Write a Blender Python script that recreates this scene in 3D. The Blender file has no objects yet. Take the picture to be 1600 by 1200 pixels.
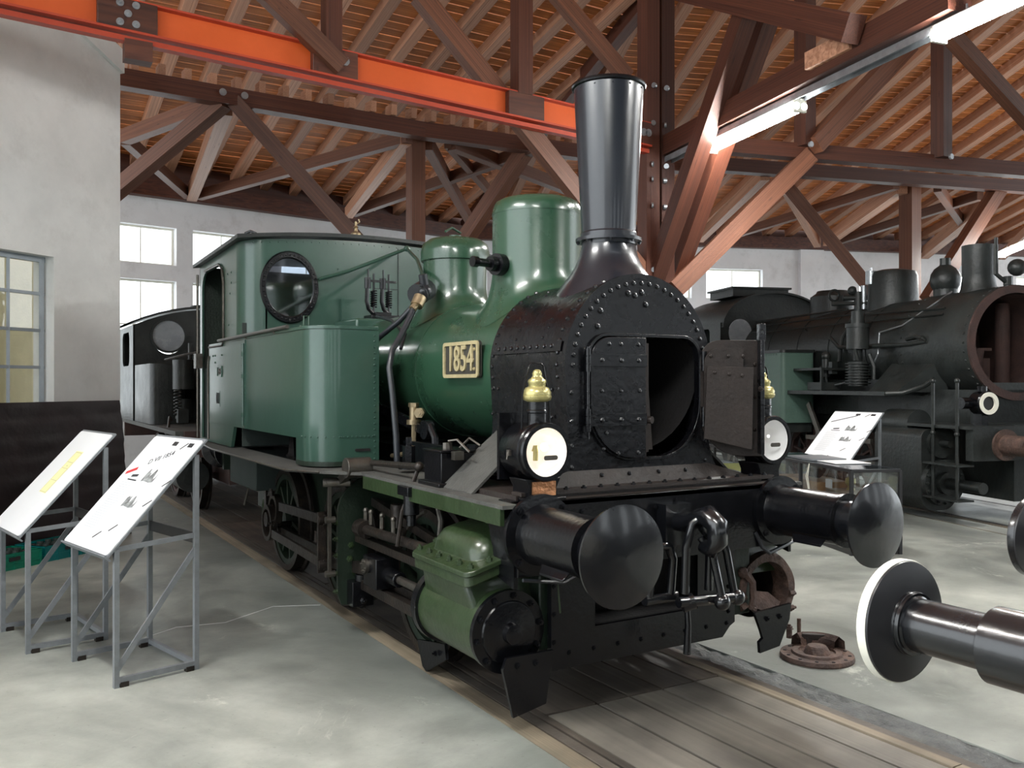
import bpy, math, random
from mathutils import Vector, Matrix
from mathutils.geometry import tessellate_polygon
random.seed(4)
SC = bpy.context.scene; COL = SC.collection
V = Vector; PI = math.pi; rad = math.radians
# ---------------------------------------------------------------- camera, world, exposure
cam_data = bpy.data.cameras.new('camera'); cam = bpy.data.objects.new('camera', cam_data); COL.objects.link(cam)
cam_data.sensor_width = 36.0; cam_data.lens = 1380 / 1600 * 36.0; cam_data.clip_end = 200
cam.location = (-3.32, -3.75, 1.83); cam.rotation_euler = (rad(90), 0, rad(-30.7))
SC.camera = cam
w = bpy.data.worlds.new('sky'); SC.world = w; w.use_nodes = True
bg = w.node_tree.nodes['Background']; bg.inputs[0].default_value = (0.90, 0.96, 1.0, 1); bg.inputs[1].default_value = 1.5
SC.view_settings.view_transform = 'Standard'; SC.view_settings.look = 'None'; SC.view_settings.gamma = 1
SC.view_settings.use_curve_mapping = False; SC.view_settings.exposure = 1.3
TUBE_POWER = 78.0
# ---------------------------------------------------------------- materials
MATS = {}
def mat(name, col, rough=0.5, metal=0.0, var=0.25, scale=4.0, bump=0.15, bscale=40.0, coat=0.0, rvar=0.15, spec=.5, dust=None, dustamt=0.5):
    m = bpy.data.materials.new(name); m.use_nodes = True; nt = m.node_tree; N = nt.nodes; L = nt.links
    b = N['Principled BSDF']
    tc = N.new('ShaderNodeTexCoord'); n = N.new('ShaderNodeTexNoise'); n.inputs['Scale'].default_value = scale
    n.inputs['Detail'].default_value = 8; n.inputs['Roughness'].default_value = 0.65
    L.new(tc.outputs['Object'], n.inputs['Vector'])
    r = N.new('ShaderNodeValToRGB'); r.color_ramp.elements[0].position = 0.3; r.color_ramp.elements[1].position = 0.72
    lo = [max(0, c * (1 - var)) for c in col]; hi = [min(1, c * (1 + var)) for c in col]
    r.color_ramp.elements[0].color = (*lo, 1); r.color_ramp.elements[1].color = (*hi, 1)
    L.new(n.outputs['Fac'], r.inputs['Fac']); out = r.outputs['Color']
    if dust:
        n2 = N.new('ShaderNodeTexNoise'); n2.inputs['Scale'].default_value = scale * 0.7 + 1.3; n2.inputs['Detail'].default_value = 10
        n2.inputs['Roughness'].default_value = 0.75
        L.new(tc.outputs['Object'], n2.inputs['Vector'])
        r2 = N.new('ShaderNodeValToRGB'); r2.color_ramp.elements[0].position = 0.52; r2.color_ramp.elements[1].position = 0.74
        r2.color_ramp.elements[1].color = (dustamt,) * 3 + (1,); L.new(n2.outputs['Fac'], r2.inputs['Fac'])
        mx = N.new('ShaderNodeMixRGB'); L.new(r2.outputs['Color'], mx.inputs['Fac']); L.new(out, mx.inputs[1]); mx.inputs[2].default_value = (*dust, 1)
        out = mx.outputs[0]
    L.new(out, b.inputs['Base Color'])
    b.inputs['Metallic'].default_value = metal; b.inputs['Specular IOR Level'].default_value = spec
    mr = N.new('ShaderNodeMapRange'); mr.inputs['To Min'].default_value = max(0.02, rough - rvar); mr.inputs['To Max'].default_value = min(1, rough + rvar)
    L.new(n.outputs['Fac'], mr.inputs['Value']); L.new(mr.outputs[0], b.inputs['Roughness'])
    if coat: b.inputs['Coat Weight'].default_value = coat; b.inputs['Coat Roughness'].default_value = 0.12
    if bump:
        nb = N.new('ShaderNodeTexNoise'); nb.inputs['Scale'].default_value = bscale; nb.inputs['Detail'].default_value = 4
        L.new(tc.outputs['Object'], nb.inputs['Vector'])
        bp = N.new('ShaderNodeBump'); bp.inputs['Strength'].default_value = bump; bp.inputs['Distance'].default_value = 0.02
        L.new(nb.outputs['Fac'], bp.inputs['Height']); L.new(bp.outputs[0], b.inputs['Normal'])
    MATS[name] = m; return m
def wood(name, c1, c2, rough=0.65, gs=(1.5, 22, 22), knots=True, rnd=0.35, stain=0):
    m = bpy.data.materials.new(name); m.use_nodes = True; nt = m.node_tree; N = nt.nodes; L = nt.links; b = N['Principled BSDF']
    tc = N.new('ShaderNodeTexCoord'); oi = N.new('ShaderNodeObjectInfo'); mp = N.new('ShaderNodeMapping'); mp.inputs['Scale'].default_value = gs
    ad = N.new('ShaderNodeVectorMath'); ad.operation = 'ADD'; L.new(tc.outputs['Object'], ad.inputs[0])
    ml = N.new('ShaderNodeMath'); ml.operation = 'MULTIPLY'; ml.inputs[1].default_value = 37.0; L.new(oi.outputs['Random'], ml.inputs[0])
    L.new(ml.outputs[0], ad.inputs[1]); L.new(ad.outputs[0], mp.inputs['Vector'])
    n = N.new('ShaderNodeTexNoise'); n.inputs['Scale'].default_value = 1.0; n.inputs['Detail'].default_value = 7; n.inputs['Distortion'].default_value = 0.6
    L.new(mp.outputs[0], n.inputs['Vector'])
    r = N.new('ShaderNodeValToRGB'); r.color_ramp.elements[0].position = 0.3; r.color_ramp.elements[1].position = 0.7
    r.color_ramp.elements[0].color = (*c1, 1); r.color_ramp.elements[1].color = (*c2, 1); L.new(n.outputs['Fac'], r.inputs['Fac'])
    out = r.outputs['Color']
    if knots:
        v = N.new('ShaderNodeTexVoronoi'); v.inputs['Scale'].default_value = 1.0
        mk = N.new('ShaderNodeMapping'); mk.inputs['Scale'].default_value = (gs[0] * 5, gs[1] * .14, gs[2] * .14); L.new(ad.outputs[0], mk.inputs['Vector']); L.new(mk.outputs[0], v.inputs['Vector'])
        rk = N.new('ShaderNodeValToRGB'); rk.color_ramp.elements[0].position = 0.05; rk.color_ramp.elements[1].position = 0.16
        rk.color_ramp.elements[0].color = (.35, .3, .28, 1); rk.color_ramp.elements[1].color = (1, 1, 1, 1); L.new(v.outputs['Distance'], rk.inputs['Fac'])
        mm = N.new('ShaderNodeMixRGB'); mm.blend_type = 'MULTIPLY'; mm.inputs[0].default_value = 0.8; L.new(out, mm.inputs[1]); L.new(rk.outputs[0], mm.inputs[2]); out = mm.outputs[0]
    hs = N.new('ShaderNodeHueSaturation'); mr = N.new('ShaderNodeMapRange'); mr.inputs['To Min'].default_value = 1 - rnd; mr.inputs['To Max'].default_value = 1 + rnd
    L.new(oi.outputs['Random'], mr.inputs['Value']); L.new(mr.outputs[0], hs.inputs['Value']); L.new(out, hs.inputs['Color'])
    cout = hs.outputs[0]
    if stain:
        ge = N.new('ShaderNodeNewGeometry'); sn = N.new('ShaderNodeTexNoise'); sn.inputs['Scale'].default_value = 1.7; sn.inputs['Detail'].default_value = 6; L.new(ge.outputs['Position'], sn.inputs['Vector'])
        sr = N.new('ShaderNodeValToRGB'); sr.color_ramp.elements[0].position = .36; sr.color_ramp.elements[1].position = .58; sr.color_ramp.elements[0].color = (1 - stain,) * 3 + (1,); sr.color_ramp.elements[1].color = (1, 1, 1, 1); L.new(sn.outputs['Fac'], sr.inputs['Fac'])
        sm_ = N.new('ShaderNodeMixRGB'); sm_.blend_type = 'MULTIPLY'; sm_.inputs[0].default_value = 1; L.new(cout, sm_.inputs[1]); L.new(sr.outputs[0], sm_.inputs[2]); cout = sm_.outputs[0]
    L.new(cout, b.inputs['Base Color']); b.inputs['Roughness'].default_value = rough
    bp = N.new('ShaderNodeBump'); bp.inputs['Strength'].default_value = 0.25; bp.inputs['Distance'].default_value = 0.01
    L.new(n.outputs['Fac'], bp.inputs['Height']); L.new(bp.outputs[0], b.inputs['Normal'])
    MATS[name] = m; return m
def emit(name, col, s):
    m = bpy.data.materials.new(name); m.use_nodes = True; b = m.node_tree.nodes['Principled BSDF']
    b.inputs['Base Color'].default_value = (*col, 1); b.inputs['Emission Color'].default_value = (*col, 1); b.inputs['Emission Strength'].default_value = s
    MATS[name] = m; return m
def glass(name, tint=(0.95, 0.97, 0.96), rough=0.02, mixf=0.12):
    m = bpy.data.materials.new(name); m.use_nodes = True; nt = m.node_tree; N = nt.nodes; L = nt.links
    o = N['Material Output']; N.remove(N['Principled BSDF'])
    t = N.new('ShaderNodeBsdfTransparent'); t.inputs[0].default_value = (*tint, 1); g = N.new('ShaderNodeBsdfGlossy'); g.inputs['Roughness'].default_value = rough
    f = N.new('ShaderNodeLayerWeight'); f.inputs[0].default_value = .2; pw = N.new('ShaderNodeMath'); pw.operation = 'POWER'; pw.inputs[1].default_value = 3; L.new(f.outputs['Facing'], pw.inputs[0]); a = N.new('ShaderNodeMath'); a.operation = 'MULTIPLY_ADD'; a.inputs[1].default_value = .8; a.inputs[2].default_value = mixf; L.new(pw.outputs[0], a.inputs[0])
    x = N.new('ShaderNodeMixShader'); L.new(a.outputs[0], x.inputs[0]); L.new(t.outputs[0], x.inputs[1]); L.new(g.outputs[0], x.inputs[2]); L.new(x.outputs[0], o.inputs[0])
    MATS[name] = m; return m
mat('green', (0.020, 0.058, 0.032), 0.28, var=.12, scale=2.5, bump=.05, bscale=9, coat=.4, rvar=.05, dust=(.05, .075, .048), dustamt=.35)
mat('cabgreen', (0.027, 0.066, 0.048), 0.30, var=.10, scale=1.6, bump=.06, bscale=6, coat=.3, rvar=.04, dust=(.06, .10, .08), dustamt=.3)
mat('olive', (0.021, 0.038, 0.014), 0.34, var=.18, scale=6, bump=.15, bscale=30, coat=.25, dust=(.05, .05, .03), dustamt=.4)
mat('darkolive', (0.006, 0.014, 0.007), 0.5, var=.2, scale=5)
mat('black', (0.0032, 0.0034, 0.0045), 0.24, var=.3, scale=6, bump=.10, bscale=40, rvar=.08, spec=.4, dust=(.010, .009, .008), dustamt=.3)
mat('smokebox', (0.004, 0.0042, 0.0055), 0.27, var=.35, scale=7, bump=.14, bscale=26, rvar=.1, spec=.4, dust=(.014, .010, .009), dustamt=.45)
mat('chimney', (0.009, 0.011, 0.016), 0.30, var=.2, scale=5, bump=.04, bscale=12, coat=.35, rvar=.04)
mat('sootshade', (0.006, 0.005, 0.005), 0.95, var=.4, bump=.3)  # soot inside the smokebox; elsewhere shade painted into openings
mat('steel', (0.13, 0.12, 0.105), 0.4, metal=.85, var=.3, scale=12, bump=.1, dust=(.09, .05, .03), dustamt=.5)
mat('oilsteel', (0.026, 0.021, 0.018), 0.42, metal=.5, var=.4, scale=10, bump=.2, dust=(.09, .06, .04), dustamt=.5)
mat('rust', (0.060, 0.034, 0.026), 0.7, var=.5, scale=9, bump=.6, bscale=35, dust=(.20, .12, .085), dustamt=.7)
mat('brownplate', (0.017, 0.011, 0.0085), 0.55, var=.3, scale=6, bump=.2)
mat('brass', (0.45, 0.40, 0.17), 0.30, metal=.5, var=.12, scale=9, bump=.05)
mat('oldbrass', (0.33, 0.26, 0.16), 0.4, metal=.8, var=.3, scale=14)
mat('platebrass', (0.46, 0.39, 0.22), 0.45, metal=.3, var=.15, scale=20)
mat('plateblack', (0.03, 0.028, 0.022), 0.6, var=.3, scale=30)
mat('copper', (0.55, 0.26, 0.13), 0.35, metal=.85, var=.3, scale=20, bump=.5, bscale=40)
mat('reflector', (0.92, 0.92, 0.92), 0.3, metal=.0, var=.02, bump=0)
mat('dusttop', (0.055, 0.055, 0.05), 0.75, var=.4, scale=6, bump=.3, bscale=60)
mat('hose', (0.016, 0.018, 0.022), 0.32, var=.2, bump=0.05)
mat('bgblack', (0.017, 0.020, 0.019), 0.42, var=.5, scale=3, bump=.25, bscale=20, spec=.4, dust=(.035, .029, .023), dustamt=.45)
mat('hazepane', (0.26, 0.28, 0.30), 0.25, var=.15, scale=4, bump=0, coat=.5)
mat('bggreen', (0.085, 0.145, 0.115), 0.5, var=.12, scale=3)
mat('bgrust', (0.045, 0.022, 0.018), 0.8, var=.5, scale=4, bump=.3)
def concrete():
    m = bpy.data.materials.new('concrete'); m.use_nodes = True; nt = m.node_tree; N = nt.nodes; L = nt.links; b = N['Principled BSDF']
    tc = N.new('ShaderNodeTexCoord')
    def noise(sc, det, ro, dist=0.0):
        n = N.new('ShaderNodeTexNoise'); n.inputs['Scale'].default_value = sc; n.inputs['Detail'].default_value = det; n.inputs['Roughness'].default_value = ro; n.inputs['Distortion'].default_value = dist
        L.new(tc.outputs['Object'], n.inputs['Vector']); return n.outputs['Fac']
    def ramp(fac, a, b_, c0, c1):
        r = N.new('ShaderNodeValToRGB'); r.color_ramp.elements[0].position = a; r.color_ramp.elements[1].position = b_; r.color_ramp.elements[0].color = (*c0, 1); r.color_ramp.elements[1].color = (*c1, 1); L.new(fac, r.inputs['Fac']); return r.outputs[0]
    def mix(f, a, b_, bt='MIX'):
        x = N.new('ShaderNodeMixRGB'); x.blend_type = bt
        if isinstance(f, float): x.inputs[0].default_value = f
        else: L.new(f, x.inputs[0])
        L.new(a, x.inputs[1]); L.new(b_, x.inputs[2]); return x.outputs[0]
    big = noise(.42, 9, .62, .5); base = ramp(big, .36, .62, (.17, .185, .17), (.50, .52, .47))
    mid = noise(2.2, 10, .7, .3); base = mix(.55, base, ramp(mid, .3, .7, (.35, .36, .34), (1, 1, 1)), 'MULTIPLY')
    spots = ramp(noise(1.1, 12, .8, .8), .60, .68, (0, 0, 0), (1, 1, 1)); light = ramp(noise(6, 4, .5), .3, .7, (.55, .56, .50), (.66, .67, .60)); base = mix(spots, base, light)
    # oily dirt spreading from the track (x = 0)
    sx = N.new('ShaderNodeSeparateXYZ'); L.new(tc.outputs['Object'], sx.inputs[0]); ab = N.new('ShaderNodeMath'); ab.operation = 'ABSOLUTE'; L.new(sx.outputs[0], ab.inputs[0])
    ad = N.new('ShaderNodeMath'); ad.operation = 'MULTIPLY_ADD'; ad.inputs[1].default_value = 2.6; L.new(noise(.6, 8, .65, .4), ad.inputs[0]); L.new(ab.outputs[0], ad.inputs[2])
    dm = ramp(ad.outputs[0], 0, 1, (1, 1, 1), (0, 0, 0)); mr = N.new('ShaderNodeMapRange'); mr.inputs['From Min'].default_value = 2.2; mr.inputs['From Max'].default_value = 3.5; mr.inputs['To Min'].default_value = .62; mr.inputs['To Max'].default_value = 0; L.new(ad.outputs[0], mr.inputs['Value'])
    dk = N.new('ShaderNodeRGB'); dk.outputs[0].default_value = (.105, .115, .105, 1); base = mix(mr.outputs[0], base, dk.outputs[0])
    pits = ramp(noise(30, 3, .6), .28, .36, (.4, .4, .4), (1, 1, 1)); base = mix(.35, base, pits, 'MULTIPLY')
    L.new(base, b.inputs['Base Color'])
    rr = N.new('ShaderNodeMapRange'); rr.inputs['To Min'].default_value = .22; rr.inputs['To Max'].default_value = .62; L.new(mid, rr.inputs['Value']); L.new(rr.outputs[0], b.inputs['Roughness'])
    bp = N.new('ShaderNodeBump'); bp.inputs['Strength'].default_value = .12; bp.inputs['Distance'].default_value = .02; L.new(noise(9, 8, .6), bp.inputs['Height']); L.new(bp.outputs[0], b.inputs['Normal'])
    MATS['concrete'] = m
concrete()
mat('railtop', (0.10, 0.085, 0.07), 0.6, metal=.2, var=.3, scale=5)
mat('asphalt', (0.095, 0.10, 0.098), 0.7, var=.4, scale=9, bump=.7, bscale=60, dust=(.16, .15, .1), dustamt=.4)
mat('plaster', (0.74, 0.75, 0.73), 0.85, var=.12, scale=0.9, bump=.12, bscale=12, dust=(.55, .55, .52), dustamt=.5)
mat('plasterwhite', (0.82, 0.82, 0.83), 0.85, var=.08, scale=0.7, bump=.1, bscale=12, dust=(.55, .54, .53), dustamt=.6)
mat('officewall', (0.72, 0.66, 0.45), 0.8, var=.08)
mat('greymetal', (0.21, 0.225, 0.24), 0.38, metal=.35, var=.15, scale=12, bump=.08)
mat('windowgrey', (0.30, 0.34, 0.37), 0.5, var=.1)
mat('whitepaper', (0.80, 0.81, 0.82), 0.35, var=.015, bump=0, coat=.3, rvar=.03)
mat('yellowpaper', (0.78, 0.74, 0.38), 0.5, var=.03, bump=0)
mat('paperedge', (0.55, 0.52, 0.28), 0.5, var=.03, bump=0)
mat('ink', (0.03, 0.03, 0.035), 0.5, var=.2, bump=0)
mat('greyink', (0.55, 0.57, 0.60), 0.5, var=.05, bump=0)
mat('redink', (0.55, 0.03, 0.03), 0.5, var=.1, bump=0)
mat('photoprint', (0.22, 0.23, 0.23), 0.4, var=.95, scale=28, bump=0)
mat('crate', (0.0, 0.16, 0.095), 0.42, var=.15, bump=0); mat('crateblue', (0.0, 0.14, 0.14), 0.42, var=.15, bump=0)
mat('panelblack', (0.016, 0.010, 0.011), 0.42, var=.5, scale=2.2, bump=.5, bscale=5)
mat('orange', (0.62, 0.10, 0.018), 0.42, var=.06, bump=.03, coat=.1)
mat('orangered', (0.42, 0.05, 0.02), 0.45, var=.1, bump=.03)
mat('galv', (0.36, 0.38, 0.40), 0.35, metal=.7, var=.2, scale=10)
mat('yellow', (0.75, 0.70, 0.0), 0.5, var=.04)
mat('caseblack', (0.02, 0.02, 0.022), 0.35, var=.2, bump=0)
mat('coachgrey', (0.78, 0.80, 0.84), 0.5, var=.08)
mat('white', (0.80, 0.78, 0.68), 0.5, var=.06, bump=0)
mat('doorgreen', (0.02, 0.03, 0.026), 0.7, var=.2)
mat('glintblack', (0.004, 0.0045, 0.006), 0.26, var=.2, bump=.08, bscale=20, coat=.5, rvar=.05)
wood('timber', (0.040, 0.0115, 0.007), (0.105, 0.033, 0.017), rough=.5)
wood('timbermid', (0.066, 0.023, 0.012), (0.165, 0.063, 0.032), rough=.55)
wood('timberlit', (0.25, 0.105, 0.056), (0.52, 0.275, 0.17), rough=.55, rnd=.25)  # lit copy of the timber: light on rafters and struts put into the colour
wood('boardwood', (0.27, 0.080, 0.018), (0.62, 0.23, 0.062), rough=.6, gs=(6, 9, 9), knots=True, rnd=.22)  # albedo raised so the boards carry lamp brightness in their colour
wood('plank', (0.125, 0.112, 0.092), (0.185, 0.168, 0.14), rough=.6, gs=(1.2, 5, 5), knots=False, rnd=.13, stain=.45)
wood('plankdark', (0.065, 0.052, 0.042), (0.115, 0.094, 0.074), rough=.6, gs=(1.2, 5, 5), knots=False, rnd=.15, stain=.5)
wood('planklight', (0.19, 0.155, 0.105), (0.29, 0.24, 0.175), rough=.65, gs=(1.2, 5, 5), knots=False, rnd=.1, stain=.4)
wood('casewood', (0.30, 0.15, 0.06), (0.45, 0.27, 0.13), rough=.4, knots=False)
emit('tube', (1.0, 1.0, 0.97), TUBE_POWER); emit('bulb', (1.0, 0.82, 0.60), 4.5); emit('unlitglow', (1.0, 0.93, 0.85), 2.5)  # last one: glow added to the unlit right headlamp, for its bright reflection
glass('glass'); glass('lens', (1, 1, 1), .02, .02); glass('cabglass', (0.62, 0.66, 0.72), .06, .3)
# ---------------------------------------------------------------- mesh builder
def ortho(d):
    d = V(d).normalized(); u = V((0, 0, 1)) if abs(d.z) < .9 else V((1, 0, 0)); a = u.cross(d).normalized(); return d, a, d.cross(a)
class MB:
    def __init__(s): s.v = []; s.f = []
    def add(s, vs, fs):
        o = len(s.v); s.v += [tuple(p) for p in vs]; s.f += [[i + o for i in q] for q in fs]; return s
    def box(s, x0, x1, y0, y1, z0, z1):
        return s.add([(x, y, z) for x in (x0, x1) for y in (y0, y1) for z in (z0, z1)], [(0, 1, 3, 2), (4, 6, 7, 5), (0, 4, 5, 1), (2, 3, 7, 6), (0, 2, 6, 4), (1, 5, 7, 3)])
    def bar(s, a, b, w, h, up=(0, 0, 1)):
        a = V(a); b = V(b); d = (b - a).normalized(); u = V(up)
        if abs(d.dot(u)) > .98: u = V((1, 0, 0))
        r = d.cross(u).normalized() * w / 2; t = r.cross(d).normalized() * h / 2
        vs = [p + i * r + j * t for p in (a, b) for i in (-1, 1) for j in (-1, 1)]
        return s.add(vs, [(0, 1, 3, 2), (4, 6, 7, 5), (0, 4, 5, 1), (2, 3, 7, 6), (0, 2, 6, 4), (1, 5, 7, 3)])
    def lathe(s, prof, o=(0, 0, 0), ax=(0, 0, 1), n=32, a0=0, a1=2 * PI, close=False):
        d, a, b = ortho(ax); o = V(o); full = abs(a1 - a0 - 2 * PI) < 1e-6; m = n if full else n + 1; vs = []
        for (r, h) in prof:
            for i in range(m):
                t = a0 + (a1 - a0) * i / n; vs.append(o + d * h + (a * math.cos(t) + b * math.sin(t)) * max(r, 1e-4))
        fs = []
        k = len(prof)
        for j in range(k if close else k - 1):
            j2 = (j + 1) % k
            for i in range(n):
                i2 = (i + 1) % m if full else i + 1; fs.append((j * m + i, j * m + i2, j2 * m + i2, j2 * m + i))
        return s.add(vs, fs)
    def cyl(s, a, b, r, r2=None, n=16):
        a = V(a); b = V(b); L = (b - a).length; r2 = r if r2 is None else r2
        return s.lathe([(0, 0), (r, 0), (r2, L), (0, L)], a, b - a, n)
    def pipe(s, a, b, r, ri, n=24):
        a = V(a); b = V(b); L = (b - a).length
        return s.lathe([(ri, 0), (r, 0), (r, L), (ri, L)], a, b - a, n, close=True)
    def tube(s, pts, r, n=10):
        pts = [V(p) for p in pts]; vs = []; up = None
        for i, p in enumerate(pts):
            d = (pts[min(i + 1, len(pts) - 1)] - pts[max(i - 1, 0)]).normalized()
            if up is None: _, a, b = ortho(d)
            else: a = (up - d * up.dot(d)).normalized(); b = d.cross(a)
            up = a
            for k in range(n): t = 2 * PI * k / n; vs.append(p + (a * math.cos(t) + b * math.sin(t)) * (r[i] if isinstance(r, (list, tuple)) else r))
        fs = [(j * n + i, j * n + (i + 1) % n, (j + 1) * n + (i + 1) % n, (j + 1) * n + i) for j in range(len(pts) - 1) for i in range(n)]
        fs += [list(range(n))[::-1], [(len(pts) - 1) * n + i for i in range(n)]]
        return s.add(vs, fs)
    def ball(s, c, r, n=14, m=8, sz=1.0):
        return s.lathe([(r * math.sin(PI * i / m), -r * sz * math.cos(PI * i / m)) for i in range(m + 1)], c, (0, 0, 1), n)
    def rivet(s, c, ax, r=.009):
        return s.lathe([(r, 0), (r * .75, r * .55), (0, r * .8)], c, ax, 6)
    def hexbolt(s, c, ax, r=.018, h=.018):
        s.lathe([(r * 1.3, 0), (r * 1.3, h * .25), (r, h * .25), (r, h), (0, h)], c, ax, 6); return s.lathe([(r * .5, h), (r * .5, h * 1.6), (0, h * 1.6)], c, ax, 6)
    def plate(s, outer, holes, fn, t):
        """outer, holes: 2-D loops; fn(u,v,w)->xyz; t thickness"""
        loops = [outer] + list(holes); tri = tessellate_polygon([[V((p[0], p[1], 0)) for p in l] for l in loops])
        flat = [p for l in loops for p in l]; n = len(flat)
        vs = [fn(p[0], p[1], 0) for p in flat] + [fn(p[0], p[1], t) for p in flat]
        fs = [tuple(q) for q in tri] + [tuple(i + n for i in q)[::-1] for q in tri]; o = 0
        for l in loops:
            k = len(l); fs += [(o + i, o + (i + 1) % k, n + o + (i + 1) % k, n + o + i) for i in range(k)]; o += k
        return s.add(vs, fs)
    def each(s, name, m, parent=None, **k):
        """every connected piece of this mesh as an object of its own"""
        par_ = list(range(len(s.v)))
        def root(i):
            while par_[i] != i: par_[i] = par_[par_[i]]; i = par_[i]
            return i
        for f in s.f:
            for i in f[1:]: par_[root(i)] = root(f[0])
        groups = {}
        for f in s.f: groups.setdefault(root(f[0]), []).append(f)
        outs = []
        for fs in groups.values():
            ids = sorted({i for f in fs for i in f}); mp = {a: b for b, a in enumerate(ids)}; q = MB(); q.v = [s.v[i] for i in ids]; q.f = [[mp[i] for i in f] for f in fs]
            outs.append(q.obj(name, m, parent, **k))
        return outs
    def obj(s, name, m, parent=None, bev=0, smooth=True, ang=35, inv=True):
        me = bpy.data.meshes.new(name); me.from_pydata(s.v, [], s.f); me.update()
        import bmesh
        bm = bmesh.new(); bm.from_mesh(me); bmesh.ops.recalc_face_normals(bm, faces=bm.faces); bm.to_mesh(me); bm.free()
        if smooth:
            me.polygons.foreach_set('use_smooth', [True] * len(me.polygons)); me.set_sharp_from_angle(angle=rad(ang))
        me.materials.append(MATS[m] if isinstance(m, str) else m)
        o = bpy.data.objects.new(name, me); COL.objects.link(o)
        if parent: attach(o, parent)
        if bev:
            b = o.modifiers.new('bevel', 'BEVEL'); b.width = bev; b.segments = 2; b.limit_method = 'ANGLE'; b.angle_limit = rad(40)
        return o
WORLD_INV = True
def attach(o, p):
    o.parent = p
    if WORLD_INV and p.parent is None and p.type == 'EMPTY': o.matrix_parent_inverse = p.matrix_basis.inverted()
def thing(name, label, cat, loc=(0, 0, 0), rz=0, group=None):
    o = bpy.data.objects.new(name, None); COL.objects.link(o); o.location = loc; o.rotation_euler = (0, 0, rz); o.empty_display_size = .2
    o['label'] = label; o['category'] = cat
    if group: o['group'] = group
    return o
def tag(o, label, cat, group=None):
    o['label'] = label; o['category'] = cat
    if group: o['group'] = group
    return o
def struct(o): o['kind'] = 'structure'; return o
def rrect(x0, x1, y0, y1, r, n=6):
    """rounded rectangle; r = (bl, br, tr, tl)"""
    if not isinstance(r, tuple): r = (r,) * 4
    P = []
    for (cx, cy, rr, a) in ((x0, y0, r[0], PI), (x1, y0, r[1], 1.5 * PI), (x1, y1, r[2], 0), (x0, y1, r[3], .5 * PI)):
        sx = 1 if cx == x0 else -1; sy = 1 if cy == y0 else -1; c = (cx + sx * rr, cy + sy * rr)
        if rr <= 0: P.append((cx, cy)); continue
        P += [(c[0] + rr * math.cos(a + .5 * PI * i / n), c[1] + rr * math.sin(a + .5 * PI * i / n)) for i in range(n + 1)]
    return P
def oval(cx, cy, rx, ry, n=32): return [(cx + rx * math.cos(2 * PI * i / n), cy + ry * math.sin(2 * PI * i / n)) for i in range(n)]
XZ = lambda y: (lambda u, v, w: (u, y + w, v))      # plate facing along y
YZ = lambda x: (lambda u, v, w: (x + w, u, v))      # plate facing along x
XY = lambda z: (lambda u, v, w: (u, v, z + w))
def text(name, s, size, mtx, m, parent, ext=.002, sx=1.0, bold=.0):
    cu = bpy.data.curves.new(name, 'FONT'); cu.body = s; cu.size = size; cu.extrude = ext; cu.offset = bold; cu.align_x = 'CENTER'; cu.align_y = 'CENTER'; cu.resolution_u = 3
    t = bpy.data.objects.new(name, cu); COL.objects.link(t); bpy.context.view_layer.update()
    me = bpy.data.meshes.new_from_object(t.evaluated_get(bpy.context.evaluated_depsgraph_get())); bpy.data.objects.remove(t)
    me.transform(mtx @ Matrix.Diagonal((sx, 1, 1, 1))); me.materials.clear(); me.materials.append(MATS[m])
    o = bpy.data.objects.new(name, me); COL.objects.link(o)
    if parent: attach(o, parent)
    return o
def frame_mtx(o, x, y):
    x = V(x).normalized(); y = V(y).normalized(); z = x.cross(y); return Matrix(((x.x, y.x, z.x, o[0]), (x.y, y.y, z.y, o[1]), (x.z, y.z, z.z, o[2]), (0, 0, 0, 1)))
CUBE = MB().box(-.5, .5, -.5, .5, -.5, .5)
UNIT = {}
def block(name, a, b, w, h, m, parent=None, up=(0, 0, 1), bev=False):
    """a squared timber / beam from a to b sharing one unit mesh per material, long axis = local x"""
    if m not in UNIT:
        me = bpy.data.meshes.new('timber_' + m); me.from_pydata(CUBE.v, [], CUBE.f); me.materials.append(MATS[m]); UNIT[m] = me
    a = V(a); b = V(b); d = (b - a); L = d.length; d.normalize(); u = V(up)
    if abs(d.dot(u)) > .98: u = V((1, 0, 0))
    r = u.cross(d).normalized(); t = d.cross(r)
    o = bpy.data.objects.new(name, UNIT[m]); COL.objects.link(o); c = (a + b) / 2
    M4 = Matrix(((d.x * L, r.x * w, t.x * h, c.x), (d.y * L, r.y * w, t.y * h, c.y), (d.z * L, r.z * w, t.z * h, c.z), (0, 0, 0, 1)))
    if parent: o.parent = parent
    o.matrix_basis = M4
    return o
# ================================================================ THE SETTING
S20 = math.sin(rad(20)); C20 = math.cos(rad(20))
PA = V((-6.1, 15.4)); PB = V((8.0, 17.9)); LD = V((C20, -S20)); DD = V((S20, C20)); PD = PB + LD * 23
ZW = 5.85
# --- floor: concrete slabs left and right of the planked track, plus the planks themselves
fl = MB(); fl.box(-16, -.93, -12, 19, -.2, 0); fl.box(.99, 34, -12, 19, -.2, 0); fl.box(-.93, .99, -12, 19, -.4, -.12)
floor = struct(fl.obj('floor', 'concrete', smooth=False))
asp = MB()
import itertools
yy = -12.0
vs = []; nrow = 0
while yy <= 18.8:
    w0 = .80; w1 = 1.0 + .02 * math.sin(yy * 3.1) + random.uniform(-.012, .012)
    for i in range(6): x = w0 + (w1 - w0) * i / 5; vs.append((x, yy, -.012 + (random.uniform(-.012, .012) if 0 < i < 5 else .012 * (i == 5))))
    nrow += 1; yy += .07
asp.add(vs, [(j * 6 + i, j * 6 + i + 1, j * 6 + i + 7, j * 6 + i + 6) for j in range(nrow - 1) for i in range(5)])
asp.obj('broken_edge', 'asphalt', floor, smooth=False)['label'] = 'dark broken asphalt strip beside the right rail'
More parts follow.
